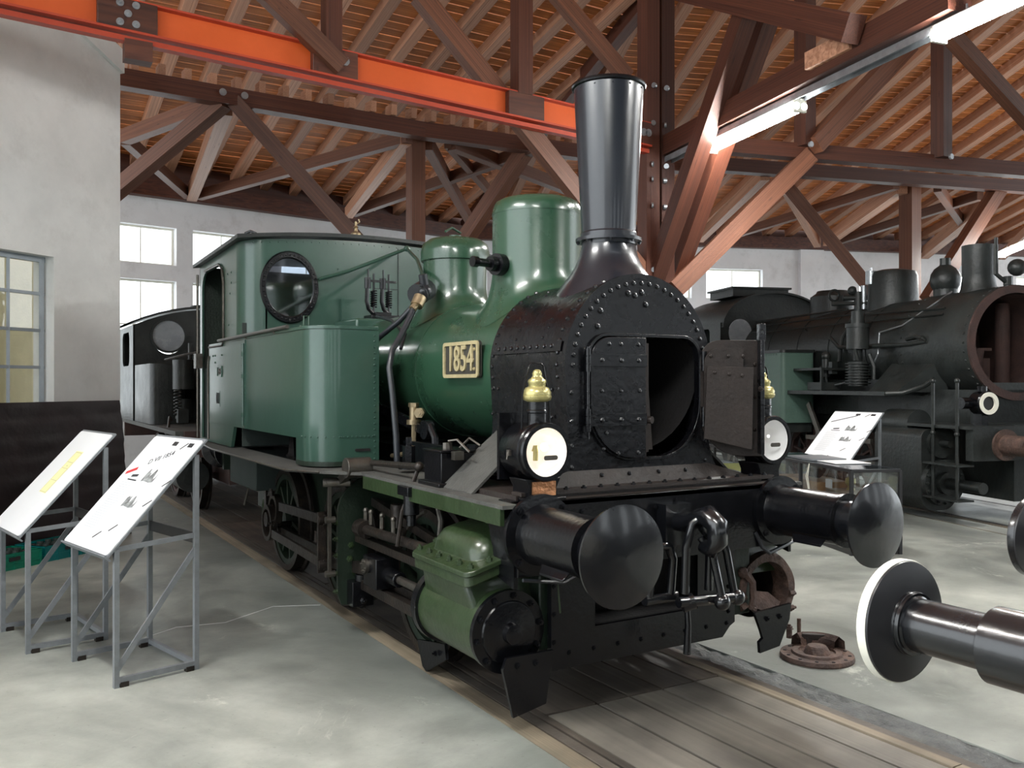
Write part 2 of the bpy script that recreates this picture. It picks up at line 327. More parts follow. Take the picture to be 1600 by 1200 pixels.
for sx in (-1, 1):
    r = MB(); r.box(sx * .7525 - .035, sx * .7525 + .035, -12, 18, -.14, -.004); r.box(sx * .7525 - .012, sx * .7525 + .012, -12, 18, -.2, -.14); o = r.obj('rail', 'railtop', floor, bev=.004)
for (x0, x1) in ((-.93, -.80),):
    for y0, y1 in ((-12, -6), (-6, -2.1), (-2.1, 1.3), (1.3, 5.2), (5.2, 9.5), (9.5, 14)):
        block('edge_board', ((x0 + x1) / 2, y0, -.025), ((x0 + x1) / 2, y1 - .008, -.025), x1 - x0 - .008, .05, 'planklight', floor)
for y0, y1 in ((-12, -6), (-6, -1.2), (-1.2, 2.8), (2.8, 7), (7, 14)):
    block('edge_board', (.675, y0, -.022), (.675, y1 - .008, -.022), .065, .05, 'planklight', floor)
    block('edge_board', (-.685, y0, -.028), (-.685, y1 - .008, -.028), .04, .05, 'plankdark', floor)
xs = [-.66, -.31, -.08, .17, .43, .64]
for i in range(5):
    x = (xs[i] + xs[i + 1]) / 2; wd = xs[i + 1] - xs[i] - .018
    for (y0, y1, m) in ((-8, -4.4, 'plank'), (-4.4, .36, 'plank'), (.37, 4.1, 'plankdark'), (4.11, 8.2, 'plankdark'), (8.21, 14, 'plankdark')):
        block('plank', (x, y0, -.03 + random.uniform(-.002, .003)), (x, y1 - .008, -.03 + random.uniform(-.002, .003)), wd, .05, m, floor)
# --- second track on the right (flush rails)
tr = MB(); e = V((8.91, 3.18, 0)); dy = V((math.sin(rad(17.7)), math.cos(rad(17.7)), 0)); dx = V((dy.y, -dy.x, 0))
for sx in (-1, 1):
    tr.bar(e - dy * 12 + dx * sx * .75 + V((0, 0, .0)), e + dy * 11 + dx * sx * .75, .07, .012)
tr.obj('rail', 'oilsteel', floor)
tr = MB(); tr.bar(e - dy * 12 - dx * .86 + V((0, 0, .001)), e + dy * 11 - dx * .86 + V((0, 0, .001)), .1, .008); tr.bar(e - dy * 12 - dx * 1.3, e + dy * 11 - dx * 1.3, .02, .006)
tr.obj('edge_board', 'planklight', floor)
# thin cracks in the concrete
for pts in ([(-2.6, 2.9), (-2.1, 3.25), (-1.75, 3.2), (-1.3, 3.5), (-.95, 3.35)],):
    c = MB()
    for (a, b) in zip(pts, pts[1:]): c.bar((a[0], a[1], .0008), (b[0], b[1], .0008), .008, .001)
    c.obj('filled_crack', 'whitepaper', floor, smooth=False)
# --- outer walls with window openings
def grid_wall(name, p0, p1, z0, z1, ops, m, th=.35):
    p0 = V(p0); p1 = V(p1); L = (p1 - p0).length; d = (p1 - p0) / L; n = V((-d.y, d.x))
    sx = sorted({0, L, *[o[0] for o in ops], *[o[1] for o in ops]}); sz = sorted({z0, z1, *[o[2] for o in ops], *[o[3] for o in ops]})
    b = MB()
    for a0, a1 in zip(sx, sx[1:]):
        for c0, c1 in zip(sz, sz[1:]):
            mx = (a0 + a1) / 2; mz = (c0 + c1) / 2
            if any(o[0] < mx < o[1] and o[2] < mz < o[3] for o in ops): continue
            vs = [(*(p0 + d * s + n * t), z) for s in (a0, a1) for t in (0, th) for z in (c0, c1)]
            b.add(vs, [(0, 1, 3, 2), (4, 6, 7, 5), (0, 4, 5, 1), (2, 3, 7, 6), (0, 2, 6, 4), (1, 5, 7, 3)])
    o = b.obj(name, m, smooth=False); return struct(o), d, n
wn = [0]
def window(p0, d, n, s0, s1, z0, z1, nx, nz, m='white', off=.2, fw=.04):
    wn[0] += 1; P = lambda s, z, t=off: (*(V(p0) + d * s + n * t), z)
    f = MB(); up = (0, 0, 1)
    for s in (s0 + fw / 2, s1 - fw / 2): f.bar(P(s, z0), P(s, z1), fw, fw)
    for z in (z0 + fw / 2, z1 - fw / 2): f.bar(P(s0, z), P(s1, z), fw, fw)
    o = struct(f.obj('window_%d' % wn[0], m, smooth=False))
    b = MB()
    for i in range(1, nx): s = s0 + (s1 - s0) * i / nx; b.bar(P(s, z0), P(s, z1), fw * .6, fw * .6)
    for i in range(1, nz): z = z0 + (z1 - z0) * i / nz; b.bar(P(s0, z), P(s1, z), fw * .6, fw * .6)
    if nx * nz > 1: b.obj('muntins', m, o, smooth=False)
    for i in range(nx):
        for j in range(nz):
            a0 = s0 + (s1 - s0) * i / nx; a1 = s0 + (s1 - s0) * (i + 1) / nx; c0 = z0 + (z1 - z0) * j / nz; c1 = z0 + (z1 - z0) * (j + 1) / nz
            g = MB(); g.add([P(a0, c0), P(a1, c0), P(a1, c1), P(a0, c1)], [(0, 1, 2, 3)]); g.obj('pane', 'glass', o, smooth=False)
    return o
sA = (V((-.9, 16.3)) - PA).length
ops = []; k0 = sA - .15
AB = [(k0 - 3.6, k0 - 2.0), (k0 - 1.6, k0 + 1.1), (k0 + 1.5, k0 + 3.1), (k0 + 3.6, k0 + 5.2), (k0 + 5.6, k0 + 7.2)]
AB = [(-.25 + sA, 1.14 + sA), (1.5 + sA, 2.95 + sA), (3.6 + sA, 5.1 + sA), (5.6 + sA, 7.0 + sA), (sA - 1.9, sA - .5), (sA - 3.9, sA - 2.4)]
for (a, b) in AB: ops += [(a, b, 4.4, 5.22), (a, b, 1.2, 4.06)]
_, d, n = grid_wall('wall_back_left', PA, PB, 0, 6.05, ops, 'plasterwhite')
for (a, b) in AB:
    window(PA, d, n, a, b, 4.4, 5.22, 2, 1); window(PA, d, n, a, b, 1.2, 4.06, 2, 3)
ops = []; BD = [(2.6, 4.4), (4.9, 6.65), (7.1, 8.87), (12.0, 13.9), (14.6, 16.4), (17.4, 19.4), (20, 21.6)]
for (a, b) in BD: ops += [(a, b, 4.32, 5.2), (a, b, 1.2, 3.95)]
_, d, n = grid_wall('wall_back_right', PB, PD, 0, 6.05, ops, 'plasterwhite')
for (a, b) in BD:
    window(PB, d, n, a, b, 4.32, 5.2, 2, 1); window(PB, d, n, a, b, 1.2, 3.95, 2, 3)
pil = MB()
q0 = V((*(PB + LD * 10.0), 0)); pil.bar(q0 - V((*DD, 0)) * .0 + V((0, 0, 2.9)), q0 + V((*LD, 0)) * .75 + V((0, 0, 2.9)), .3, 5.9)
struct(pil.obj('trim_1', 'plasterwhite', smooth=False))
# wall plates
# --- ceiling: boards, rafters, timbers as parts
cb = MB(); cb.bar((*(PA + V((0, -.12))), 5.98), (*(PB + V((0, -.12))), 5.98), .24, .34); cb.bar((*(PB - DD * .12), 5.98), (*(PD - DD * .12), 5.98), .24, .34)
ceiling = struct(cb.obj('ceiling', 'timber', smooth=False)); 
WORLD_INV = False
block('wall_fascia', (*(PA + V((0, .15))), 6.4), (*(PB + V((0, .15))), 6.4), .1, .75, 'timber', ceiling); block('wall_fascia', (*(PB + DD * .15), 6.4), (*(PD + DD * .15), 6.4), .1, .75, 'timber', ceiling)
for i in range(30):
    x = -2.3 + i * .34; block('joist_end', (x, 9.25, 6.12), (x, 9.0, 6.10), .09, .16, 'timberlit', ceiling)
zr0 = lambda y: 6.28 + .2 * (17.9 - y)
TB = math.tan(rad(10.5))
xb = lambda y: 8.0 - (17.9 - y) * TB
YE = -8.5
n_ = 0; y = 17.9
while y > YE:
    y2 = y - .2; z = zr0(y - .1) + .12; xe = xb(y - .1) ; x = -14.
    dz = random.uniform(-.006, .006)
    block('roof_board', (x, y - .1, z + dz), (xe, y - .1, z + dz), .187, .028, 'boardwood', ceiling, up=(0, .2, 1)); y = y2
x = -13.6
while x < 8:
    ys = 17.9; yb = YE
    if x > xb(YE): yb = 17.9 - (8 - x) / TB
    if ys - yb > .3: block('rafter', (x, ys, zr0(ys)), (x, yb, zr0(yb)), .19, .20, 'timberlit', ceiling)
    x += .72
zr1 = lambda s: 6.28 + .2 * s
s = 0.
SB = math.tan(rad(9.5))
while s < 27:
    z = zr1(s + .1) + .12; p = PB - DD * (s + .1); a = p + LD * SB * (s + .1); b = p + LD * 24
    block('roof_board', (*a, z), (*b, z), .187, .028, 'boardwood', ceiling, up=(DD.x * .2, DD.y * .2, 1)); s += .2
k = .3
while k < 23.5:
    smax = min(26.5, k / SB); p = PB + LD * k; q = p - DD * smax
    if smax > .3: block('rafter', (*p, zr1(0)), (*q, zr1(smax)), .19, .20, 'timberlit', ceiling)
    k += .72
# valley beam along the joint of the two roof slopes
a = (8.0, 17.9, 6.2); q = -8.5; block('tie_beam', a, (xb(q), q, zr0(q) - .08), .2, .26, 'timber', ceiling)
TIMB=[
('post',(-0.142, 5.4, 5.268),(-0.142, 5.4, 8.3),0.18,0.18),
('post',(2.248, 5.4, 5.323),(2.248, 5.4, 8.3),0.20,0.20),
('brace',(-0.071, 5.28, 5.21),(-0.946, 5.28, 5.863),0.12,0.20),
('brace',(3.211, 5.56, 4.246),(0.962, 5.56, 6.32),0.16,0.22),
('brace',(3.784, 5.3, 5.782),(2.675, 5.3, 6.623),0.12,0.20),
('brace',(3.211, 5.56, 4.246),(4.2, 5.5, 3.3),0.16,0.22),
('post',(4.3, 5.5, 0.0),(4.3, 5.5, 8.35),0.20,0.22),
('post',(4.56, 5.5, 0.0),(4.56, 5.5, 8.35),0.20,0.22),
('brace',(4.02, 3.42, 6.07),(4.41, 5.51, 3.25),0.20,0.22),
('brace',(4.45, 3.53, 6.09),(4.84, 5.65, 3.16),0.20,0.22),
('tie_beam',(4.75, 6.2, 5.02),(3.72, 0.72, 5.1),0.26,0.26),
('tie_beam',(4.29, 5.14, 7.02),(3.65, 1.72, 5.15),0.20,0.26),
('tie_beam',(4.46, 5.09, 5.0),(11.1, 3.34, 5.0),0.18,0.20),
('post',(6.21, 4.52, 5.05),(6.21, 4.52, 8.2),0.20,0.20),
('post',(8.37, 3.95, 5.05),(8.37, 3.95, 8.2),0.20,0.20),
('brace',(4.65, 5.36, 3.11),(6.33, 4.55, 4.95),0.20,0.24),
('brace',(6.28, 4.44, 5.05),(8.16, 4.32, 6.75),0.20,0.24),
('brace',(7.2, 3.3, 6.6),(9.6, 3.11, 5.23),0.16,0.20),
('tie_beam',(-2.47, 9.02, 5.9),(2.7, 9.21, 5.9),0.22,0.24),
('tie_beam',(2.7, 9.21, 5.9),(8.06, 8.82, 5.9),0.22,0.24),
('post',(2.76, 9.61, 0.0),(2.76, 9.61, 6.0),0.24,0.24),
('brace',(-0.43, 9.13, 5.85),(-1.9, 11.1, 4.52),0.20,0.22),
('brace',(-0.28, 9.11, 5.85),(1.39, 8.11, 3.66),0.20,0.22),
('brace',(0.31, 15.73, 5.82),(-1.38, 11.94, 5.85),0.15,0.20),
('brace',(0.39, 15.75, 5.82),(-0.36, 9.36, 5.85),0.20,0.26),
('brace',(0.52, 15.68, 5.82),(2.58, 9.46, 5.85),0.15,0.20),
('brace',(3.93, 15.93, 5.82),(2.55, 9.52, 5.85),0.18,0.24),
('brace',(3.99, 15.8, 5.82),(4.72, 8.73, 5.85),0.15,0.20),
('brace',(7.16, 15.85, 5.82),(3.0, 9.66, 5.85),0.17,0.22),
('brace',(3.35, 9.45, 5.85),(7.19, 11.35, 5.82),0.17,0.22),
('brace',(3.29, 9.48, 5.85),(5.78, 12.41, 5.82),0.12,0.16),
('brace',(-1.39, 11.82, 5.85),(-0.52, 9.32, 5.85),0.17,0.22),
('brace',(4.13, 10.43, 4.47),(4.65, 9.24, 5.85),0.24,0.24),
('tie_beam',(7.83, 8.56, 5.9),(16.74, 6.11, 5.9),0.22,0.24),
('post',(12.95, 7.66, 0.0),(12.95, 7.66, 6.0),0.30,0.30),
('brace',(13.85, 13.65, 5.82),(12.41, 7.59, 5.85),0.15,0.20),
('brace',(17.06, 12.74, 5.82),(14.86, 7.33, 5.85),0.15,0.20),
('brace',(16.77, 12.91, 5.82),(12.66, 7.64, 5.85),0.22,0.30),
('brace',(16.9, 13.35, 5.82),(10.43, 8.7, 5.85),0.18,0.24),
('brace',(21.5, 13.21, 5.82),(15.79, 7.78, 5.85),0.24,0.32),
('brace',(18.27, 9.78, 5.82),(13.34, 7.31, 5.85),0.15,0.20),
('brace',(13.43, 14.39, 5.82),(9.48, 8.32, 5.85),0.18,0.24),
('brace',(13.23, 14.27, 5.82),(8.43, 10.78, 5.85),0.15,0.20),
('brace',(24.47, 12.59, 5.82),(17.92, 7.53, 5.85),0.18,0.24),
('brace',(10.56, 8.76, 5.85),(11.45, 7.25, 3.43),0.20,0.24),
('brace',(14.64, 6.81, 5.85),(12.7, 7.09, 3.48),0.24,0.26),
]

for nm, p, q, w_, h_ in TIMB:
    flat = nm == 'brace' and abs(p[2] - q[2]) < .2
    block(nm, p, q, w_, h_, 'timberlit' if flat and w_ >= .18 else 'timber' if p[:2] in ((4.02, 3.42), (4.45, 3.53)) else 'timbermid' if nm == 'brace' or q[2] == 6.0 else 'timber', ceiling)
# bolt washers on the timbers
wb = MB()
for z in (3.35, 4.2, 4.55, 4.75, 5.3, 5.8): 
    for x in (4.28, 4.5): wb.cyl((x + random.uniform(-.04, .04), 5.385, z), (x, 5.37, z), .035, n=12)
for p in ((-.5, 8.9, 5.9), (-.2, 8.9, 5.9)): wb.cyl(p, (p[0], p[1] - .02, p[2]), .05, n=12)
for (x, y_) in ((6.1, 4.52), (8.3, 3.95)): wb.cyl((x, y_ - .18, 5.02), (x, y_ - .21, 5.02), .04, n=12)
wb.obj('bolt_washers', 'galv', ceiling)['kind'] = 'stuff'
WORLD_INV = True
# --- left partition wall with window, s runs along direction (.78,.62)
PW = V((-1.90, 8.20)); dw = V((.783, .622)); nw = V((-.622, .783))
def PP(s, z, t=0): q = PW + dw * s + nw * t; return (q.x, q.y, z)
wl = MB(); wl.plate([(0, 0), (0, 5.72), (-6.2, 8.2), (-6.2, 0)], [[(-.98, .95), (-3.3, .95), (-3.3, 3.28), (-.98, 3.28)]], lambda u, v, w_: PP(u, v, w_), .32)
struct(wl.obj('wall_left', 'plaster', smooth=False))
cp = MB(); cp.plate([(.02, 5.70), (-6.2, 8.19), (-6.2, 8.45), (.02, 5.98)], [], lambda u, v, w_: PP(u, v, w_ - .05), .4)
struct(cp.obj('trim_2', 'plaster', smooth=False))
# window in it
wn[0] += 1; f = MB()
for s_ in (-1.01, -3.27): f.bar(PP(s_, .95, .16), PP(s_, 3.28, .16), .06, .05)
for z in (.98, 3.25): f.bar(PP(-.98, z, .16), PP(-3.3, z, .16), .05, .06)
lw = struct(f.obj('window_%d' % wn[0], 'windowgrey', smooth=False))
cs = [-1.01, -1.44, -1.89, -2.34, -2.79, -3.27]; cz = [3.25, 2.86, 2.44, 2.02, 1.6, 1.2, .98]
b = MB()
for s_ in cs[1:-1]: b.bar(PP(s_, .95, .16), PP(s_, 3.28, .16), .035, .035)
for z in cz[1:-1]: b.bar(PP(-.98, z, .16), PP(-3.3, z, .16), .035, .035)
b.obj('muntins', 'windowgrey', lw, smooth=False)
for i in range(5):
    for j in range(6): g = MB(); g.add([PP(cs[i], cz[j], .17), PP(cs[i + 1], cz[j], .17), PP(cs[i + 1], cz[j + 1], .17), PP(cs[i], cz[j + 1], .17)], [(0, 1, 2, 3)]); g.obj('pane', 'glass', lw, smooth=False)
ow = MB(); ow.plate([(-.4, 0), (-.4, 4.4), (-6, 4.4), (-6, 0)], [], lambda u, v, w_: PP(u, v, 1.9 + w_), .1)
ow.add([PP(-.45, 0, .35), PP(-.45, 4.4, .35), PP(-.45, 4.4, 1.9), PP(-.45, 0, 1.9)], [(0, 1, 2, 3)])
struct(ow.obj('wall_office', 'officewall', smooth=False))
# things seen through the office window
o = MB(); o.bar(PP(-1.3, 2.55, 1.5), PP(-1.55, 2.55, 1.5), .3, .1); o.bar(PP(-1.55, 2.42, 1.4), PP(-1.9, 2.45, 1.4), .3, .06); o.bar(PP(-1.62, 2.2, 1.5), PP(-1.62, 2.85, 1.5), .1, .1); o.tube([PP(-1.3, 2.5, 1.5), PP(-1.2, 2.4, 1.4), PP(-1.25, 2.25, 1.4), PP(-1.5, 2.1, 1.4)], .015, 6)
o.bar(PP(-1.3, 2.47, 1.9), PP(-1.3, 2.47, 1.4), .04, .03); o.bar(PP(-1.8, 2.42, 1.9), PP(-1.8, 2.42, 1.4), .04, .03)
tag(o.obj('wall_device', 'caseblack', smooth=False), 'dark device with a cable on the wall behind the office window', 'device')
t = thing('cabinet', 'low wooden cabinet seen through the office window', 'cabinet', PP(-1.8, 0, 1.6), 0)
b = MB()
def obx(s0, s1, t0, t1, z0, z1, B): 
    vs = [PP(s_, z, tt) for s_ in (s0, s1) for tt in (t0, t1) for z in (z0, z1)]; B.add(vs, [(0, 1, 3, 2), (4, 6, 7, 5), (0, 4, 5, 1), (2, 3, 7, 6), (0, 2, 6, 4), (1, 5, 7, 3)])
obx(-2.6, -1.15, 1.4, 1.88, 0, 2.05, b); b.obj('body', 'officewall', t, bev=.01)
for z in (.75, 1.15, 1.55):
    dr = MB(); obx(-2.55, -1.2, 1.37, 1.4, z, z + .36, dr); dd_ = dr.obj('drawer', 'casewood', t, bev=.005)
    h = MB(); obx(-1.95, -1.8, 1.34, 1.37, z + .16, z + .2, h); h.obj('handle', 'caseblack', dd_)
# --- front (street side) wall behind the camera: posts between the big open gates
fw = MB()
for i in range(12): x = -14 + i * 3; fw.box(x, x + 1.9, -10.2, -10, 1.5, 4.0)
fw.box(-14, 22, -10.2, -10, 4.0, 12); fw.box(-14, 22, -10.2, -10, 0, 1.5)
struct(fw.obj('wall_front', 'doorgreen', smooth=False))
# ================================================================ CRANE RAIL AND LAMPS
t = thing('crane_beam', 'long orange steel runway beam under the roof with wooden clamp blocks', 'beam', (0, 5.4, 5.1))
zt = lambda x, z: z - .034 * (x + 1.577)
g = MB()
def xbar(B, x0, x1, y0, y1, z0, z1):
    B.add([(x, y, zt(x, z)) for x in (x0, x1) for y in (y0, y1) for z in (z0, z1)], [(0, 1, 3, 2), (4, 6, 7, 5), (0, 4, 5, 1), (2, 3, 7, 6), (0, 2, 6, 4), (1, 5, 7, 3)])
xbar(g, -7, 4.2, 5.40, 5.42, 5.17, 5.47); g.obj('web', 'orange', t, smooth=False)
g = MB(); xbar(g, -7, 4.2, 5.32, 5.50, 5.455, 5.475); xbar(g, -7, 4.2, 5.30, 5.52, 5.150, 5.172); xbar(g, -7, 4.2, 5.36, 5.46, 5.08, 5.13); g.each('flange', 'orangered', t, smooth=False)
for (x0, x1, nb) in ((-2.44, -1.91, 5), (-.375, .125, 1), (2.02, 2.52, 0), (4.0, 4.2, 2)):
    g = MB(); xbar(g, x0, x1, 5.31, 5.52, 5.175, 5.46); bl = g.obj('clamp_block', 'timber', t, bev=.006)
    q = MB(); cx = (x0 + x1) / 2
    pts = {5: [(0, 0), (-.07, .09), (.07, .09), (-.07, -.09), (.07, -.09)], 1: [(.1, .02)], 0: [], 2: [(-.04, 0), (.04, 0)]}[nb]
    for (a, b) in pts: q.cyl((cx + a, 5.31, zt(cx, 5.32 + b)), (cx + a, 5.295, zt(cx, 5.32 + b)), .035 if nb == 5 else .05, n=14); q.hexbolt((cx + a, 5.295, zt(cx, 5.32 + b)), (0, -1, 0), .014, .012)
    if pts: q.obj('bolts', 'galv', bl)['kind'] = 'stuff'
g = MB(); g.box(-2.2, -1.95, 5.34, 5.5, 4.93, 5.12); g.obj('hanger_block', 'timber', t)
# steel channel along the radial beam and the fluorescent lamps
t = thing('cable_tray', 'galvanised steel channel under the radial roof beam carrying the lamps', 'channel', (4.2, 3, 4.9))
g = MB(); rb0 = V((4.68, 6.1, 4.86)); rb1 = V((3.70, .5, 4.93)); g.bar(rb0, rb1, .12, .03); g.bar(rb0 + V((.06, 0, -.03)), rb1 + V((.06, 0, -.03)), .01, .06); g.bar(rb0 - V((.06, 0, .03)), rb1 - V((.06, 0, .03)), .01, .06); g.obj('channel', 'galv', t, smooth=False)
g = MB(); g.bar((4.01, 2.45, 5.12), (3.93, 1.85, 5.13), .34, .18)
lb = g.obj('clamp_block', 'timberlit', t, bev=.006); q = MB()
for y_ in (2.33, 2.15, 1.97): q.cyl((3.83 + .13 * (y_ - 2), y_, 5.12), (3.81 + .13 * (y_ - 2), y_, 5.12), .04, n=14)
q.each('bolt', 'galv', lb)
def lamp(a, b, label):
    a = V(a); b = V(b); t = thing('fluorescent_lamp', label, 'lamp', tuple((a + b) / 2 + V((0, 0, .1))), 0, 'fluorescent lamps under the roof')
    up = V((0, 0, 1)); g = MB(); g.bar(a + up * .06, b + up * .06, .13, .05); g.obj('housing', 'white', t, bev=.006)
    for o_ in (-.05, .05):
        sd = (b - a).normalized().cross(up) * o_; g = MB(); g.cyl(a + sd, b + sd, .038, n=12); g.obj('lamp_tube', 'tube', t)
    g = MB(); g.bar(a, a - (a - b) * .02, .16, .12); g.bar(b, b - (b - a) * .02, .16, .12); g.each('end_cap', 'white', t)
    g = MB(); [g.cyl(a.lerp(b, k) + up * .08, a.lerp(b, k) + up * .16, .01, n=6) for k in (.2, .8)]; g.each('hanger', 'galv', t)
lamp((4.42, 4.45, 4.76), (4.10, 2.75, 4.78), 'long bright lamp under the beam right of the black funnel')
lamp((3.76, .95, 4.84), (3.50, -.55, 4.86), 'bright lamp at the top right corner under the beam')
lamp((15.4, 7.2, 4.6), (14.3, 5.9, 4.63), 'distant lamp at the right edge above the black engine')
lamp((-3.7, 1.6, 4.9), (-3.4, -.1, 4.9), 'lamp over the notice boards outside the picture at left')
lamp((-3.1, -1.9, 4.9), (-2.8, -3.6, 4.9), 'lamp above the viewer outside the picture')
lamp((3.3, -2.2, 4.9), (3.0, -3.9, 4.9), 'lamp at the right outside the picture')
# ================================================================ MAIN LOCOMOTIVE (front = -y, axis x = 0)
LOCO = thing('steam_locomotive', 'green and black tank steam locomotive numbered 1854 with a tall flared funnel, in the middle', 'locomotive', (0, 3.2, 0))
def P(name, mb, m, parent=LOCO, **k): return mb.obj(name, m, parent, **k)
ZB = 1.935; RB = .515
# ---- boiler
b = MB(); b.lathe([(0, 1.15), (RB, 1.15), (RB, 4.5), (0, 4.5)], (0, 0, ZB), (0, 1, 0), 72)
boiler = P('boiler', b, 'green')
b = MB()
for y in (2.42, 3.3): b.lathe([(RB, y), (RB + .006, y), (RB + .006, y + .05), (RB, y + .05)], (0, 0, ZB), (0, 1, 0), 72)
b.each('boiler_band', 'green', boiler)
# ---- smokebox: arched wrapper with straight sides flaring on to the footplate
def sb_profile(r, x_out=.93, n=40):
    P_ = [(r * math.sin(t), ZB + r * math.cos(t)) for t in [(-PI / 2) + PI * i / n for i in range(n + 1)]]
    fl_ = []
    for i in range(9): t = i / 8; fl_.append((r - .02 + .10 * t ** 3, 1.62 - .34 * t))
    return [(-x, z) for x, z in fl_[::-1]] + [( -x if False else x, z) for x, z in P_] + fl_
pr = sb_profile(.535)
b = MB(); n = len(pr)
vs = [(x, .37, z) for x, z in pr] + [(x, 1.22, z) for x, z in pr]; inner = [(x * .965, ZB + (z - ZB) * .965 if z > ZB else z) for x, z in pr]
vs += [(x, .37, z) for x, z in inner] + [(x, 1.22, z) for x, z in inner]
fs = [(i, i + 1, n + i + 1, n + i) for i in range(n - 1)] + [(2 * n + i, 2 * n + i + 1, 3 * n + i + 1, 3 * n + i) for i in range(n - 1)]
fs += [(n + i, n + i + 1, 3 * n + i + 1, 3 * n + i) for i in range(n - 1)]
b.add(vs, fs); b.add([(x, 1.2, z) for x, z in pr], [list(range(n))])
smokebox = P('smokebox', b, 'smokebox')
# inside: dark tube plate and floor
b = MB(); b.lathe([(0, 1.14), (.50, 1.14)], (0, 0, ZB), (0, 1, 0), 40); b.box(-.5, .5, .40, 1.15, 1.24, 1.30); b.lathe([(.505, .42), (.505, 1.14)], (0, 0, ZB), (0, 1, 0), 40)
b.obj('smokebox_lining', 'sootshade', smokebox)
# front plate
door = rrect(-.385, .44, 1.40, 2.105, (.32, .32, .13, .13), 8)
out = [(x, z) for x, z in sb_profile(.545)]
b = MB(); b.plate(out, [door], XZ(.345), .03); P('smokebox_front', b, 'smokebox')
b = MB(); b.plate(rrect(-.405, .46, 1.38, 2.125, (.34, .34, .15, .15), 8), [door], XZ(.325), .025); rim = P('door_rim', b, 'smokebox', bev=.004)
# rivets on smokebox
b = MB()
for i in range(27):
    t = -PI / 2 + PI * i / 26; b.rivet((.49 * math.sin(t), .345, ZB + .49 * math.cos(t)), (0, -1, 0), .016)
for z in (1.78, 1.62, 1.48, 1.36):
    for sx in (-1, 1): b.rivet((sx * .5, .345, z), (0, -1, 0), .015)
for (x, z) in ((.03, 2.3), (-.32, 2.16), (-.1, 2.36), (.0, 2.37), (-.05, 2.35), (-.3, 2.25)): b.rivet((x, .345, z), (0, -1, 0), .02)
for yv in (.44, 1.185): 
    for i in range(31):
        t = -PI * .62 + PI * 1.24 * i / 30; b.rivet((.535 * math.sin(t), yv, ZB + .535 * math.cos(t)), (math.sin(t), 0, math.cos(t)), .016)
for i in range(9): 
    y = .5 + i * .075; t = -1.36
    for t in (-1.36, 1.36): b.rivet((.545 * math.sin(t), y, ZB + .545 * math.cos(t)), (math.sin(t), 0, math.cos(t)), .016)
for i in range(20):
    t = -1.25 + 1.15 * (i % 10) / 10; y = (.62, .95)[i // 10] + random.uniform(-.05, .05); b.rivet((.535 * math.sin(t), y, ZB + .535 * math.cos(t)), (math.sin(t), 0, math.cos(t)), .01)
for z in (1.5, 1.64, 1.8):
    for y in (1.12, 1.19): b.rivet((-.53, y, z), (-1, 0, 0), .013)
    b.rivet((-.53, .5, z), (-1, 0, 0), .013)
b.obj('rivets', 'glintblack', smokebox)['kind'] = 'stuff'
b = MB(); b.lathe([(.537, .62), (.545, .62), (.545, .66), (.537, .66)], (0, 0, ZB), (0, 1, 0), 40, 0, PI * 2)
b = MB()
for t0, t1, in ((-1.42, -1.30), (1.30, 1.42)):
    for i in range(3):
        a, c = t0 + (t1 - t0) * i / 3, t0 + (t1 - t0) * (i + 1) / 3
        b.add([(.546 * math.sin(q), y, ZB + .546 * math.cos(q)) for q in (a, c) for y in (.4, 1.2)], [(0, 1, 3, 2)])
b.each('seam_strip', 'smokebox', smokebox)
# ---- doors
def leaf(name, hinge, ang, wd, side, m):
    """double-door leaf built in local (u across from hinge, z); side=+1 extends +x"""
    hx, hy = hinge; c, s_ = math.cos(ang), math.sin(ang)
    F = lambda u, v, w_: (hx + side * (u * c) + (w_ * s_) * side, hy - u * s_ + w_ * c, v)
    o = rrect(0, wd, 1.40, 2.10, (.30, 0, 0, .13), 8); b = MB(); b.plate(o, [], F, .02)
    return P(name, b, m, smokebox.parent, bev=.003), F
lf, F = leaf('door_leaf', (-.385, .315), rad(4), .375, 1, 'smokebox'); lf['label'] = 'left door leaf, black, almost closed'
for z in (1.965, 1.625):
    b = MB(); b.plate([(-.02, z - .035), (.37, z - .035), (.37, z + .035), (-.02, z + .035)], [], lambda u, v, w_: F(u, v, w_ - .02), .022); s_ = b.obj('hinge_strap', 'black', lf, bev=.003)
b = MB()
for z in (1.965, 1.625):
    for u in (.06, .19, .31): b.rivet(F(u, z, -.02), (0, -1, 0), .015)
for u, z in ((.12, 2.06), (.2, 2.06), (.32, 2.06), (.07, 1.79), (.2, 1.79), (.33, 1.79), (.08, 1.46), (.18, 1.43), (.32, 1.43), (.1, 1.55)): b.rivet(F(u, z, 0), (0, -1, 0), .014)
o = b.obj('rivets', 'glintblack', lf); o['kind'] = 'stuff'
b = MB(); 
for z in (1.92, 1.965, 2.01, 1.58, 1.625, 1.67): b.cyl((-.41, .31, z - .02), (-.41, .31, z + .02), .016)
b.cyl((-.41, .31, 1.52), (-.41, .31, 2.04), .008, n=8); b.obj('hinge', 'smokebox', lf)
b = MB(); b.plate([(.30, 1.42), (.425, 1.43), (.425, 2.07), (.30, 2.07)], [], lambda u, v, w_: F(u, v, w_ + .045), .012)
b.plate([(.40, 1.44), (.475, 1.44), (.43, 2.0), (.425, 2.07), (.40, 2.07)], [], lambda u, v, w_: F(u, v, w_ + .075), .012)
b.plate([(.372, 1.40), (.390, 1.40), (.390, 2.10), (.372, 2.10)], [], lambda u, v, w_: F(u, v, w_ + .018), .055)
b.cyl(F(.39, 1.62, .01), F(.405, 1.62, -.02), .022, n=10)
o = b.obj('baffle_plate', 'brownplate', lf); o['label'] = 'brown baffle plate inside the left leaf'
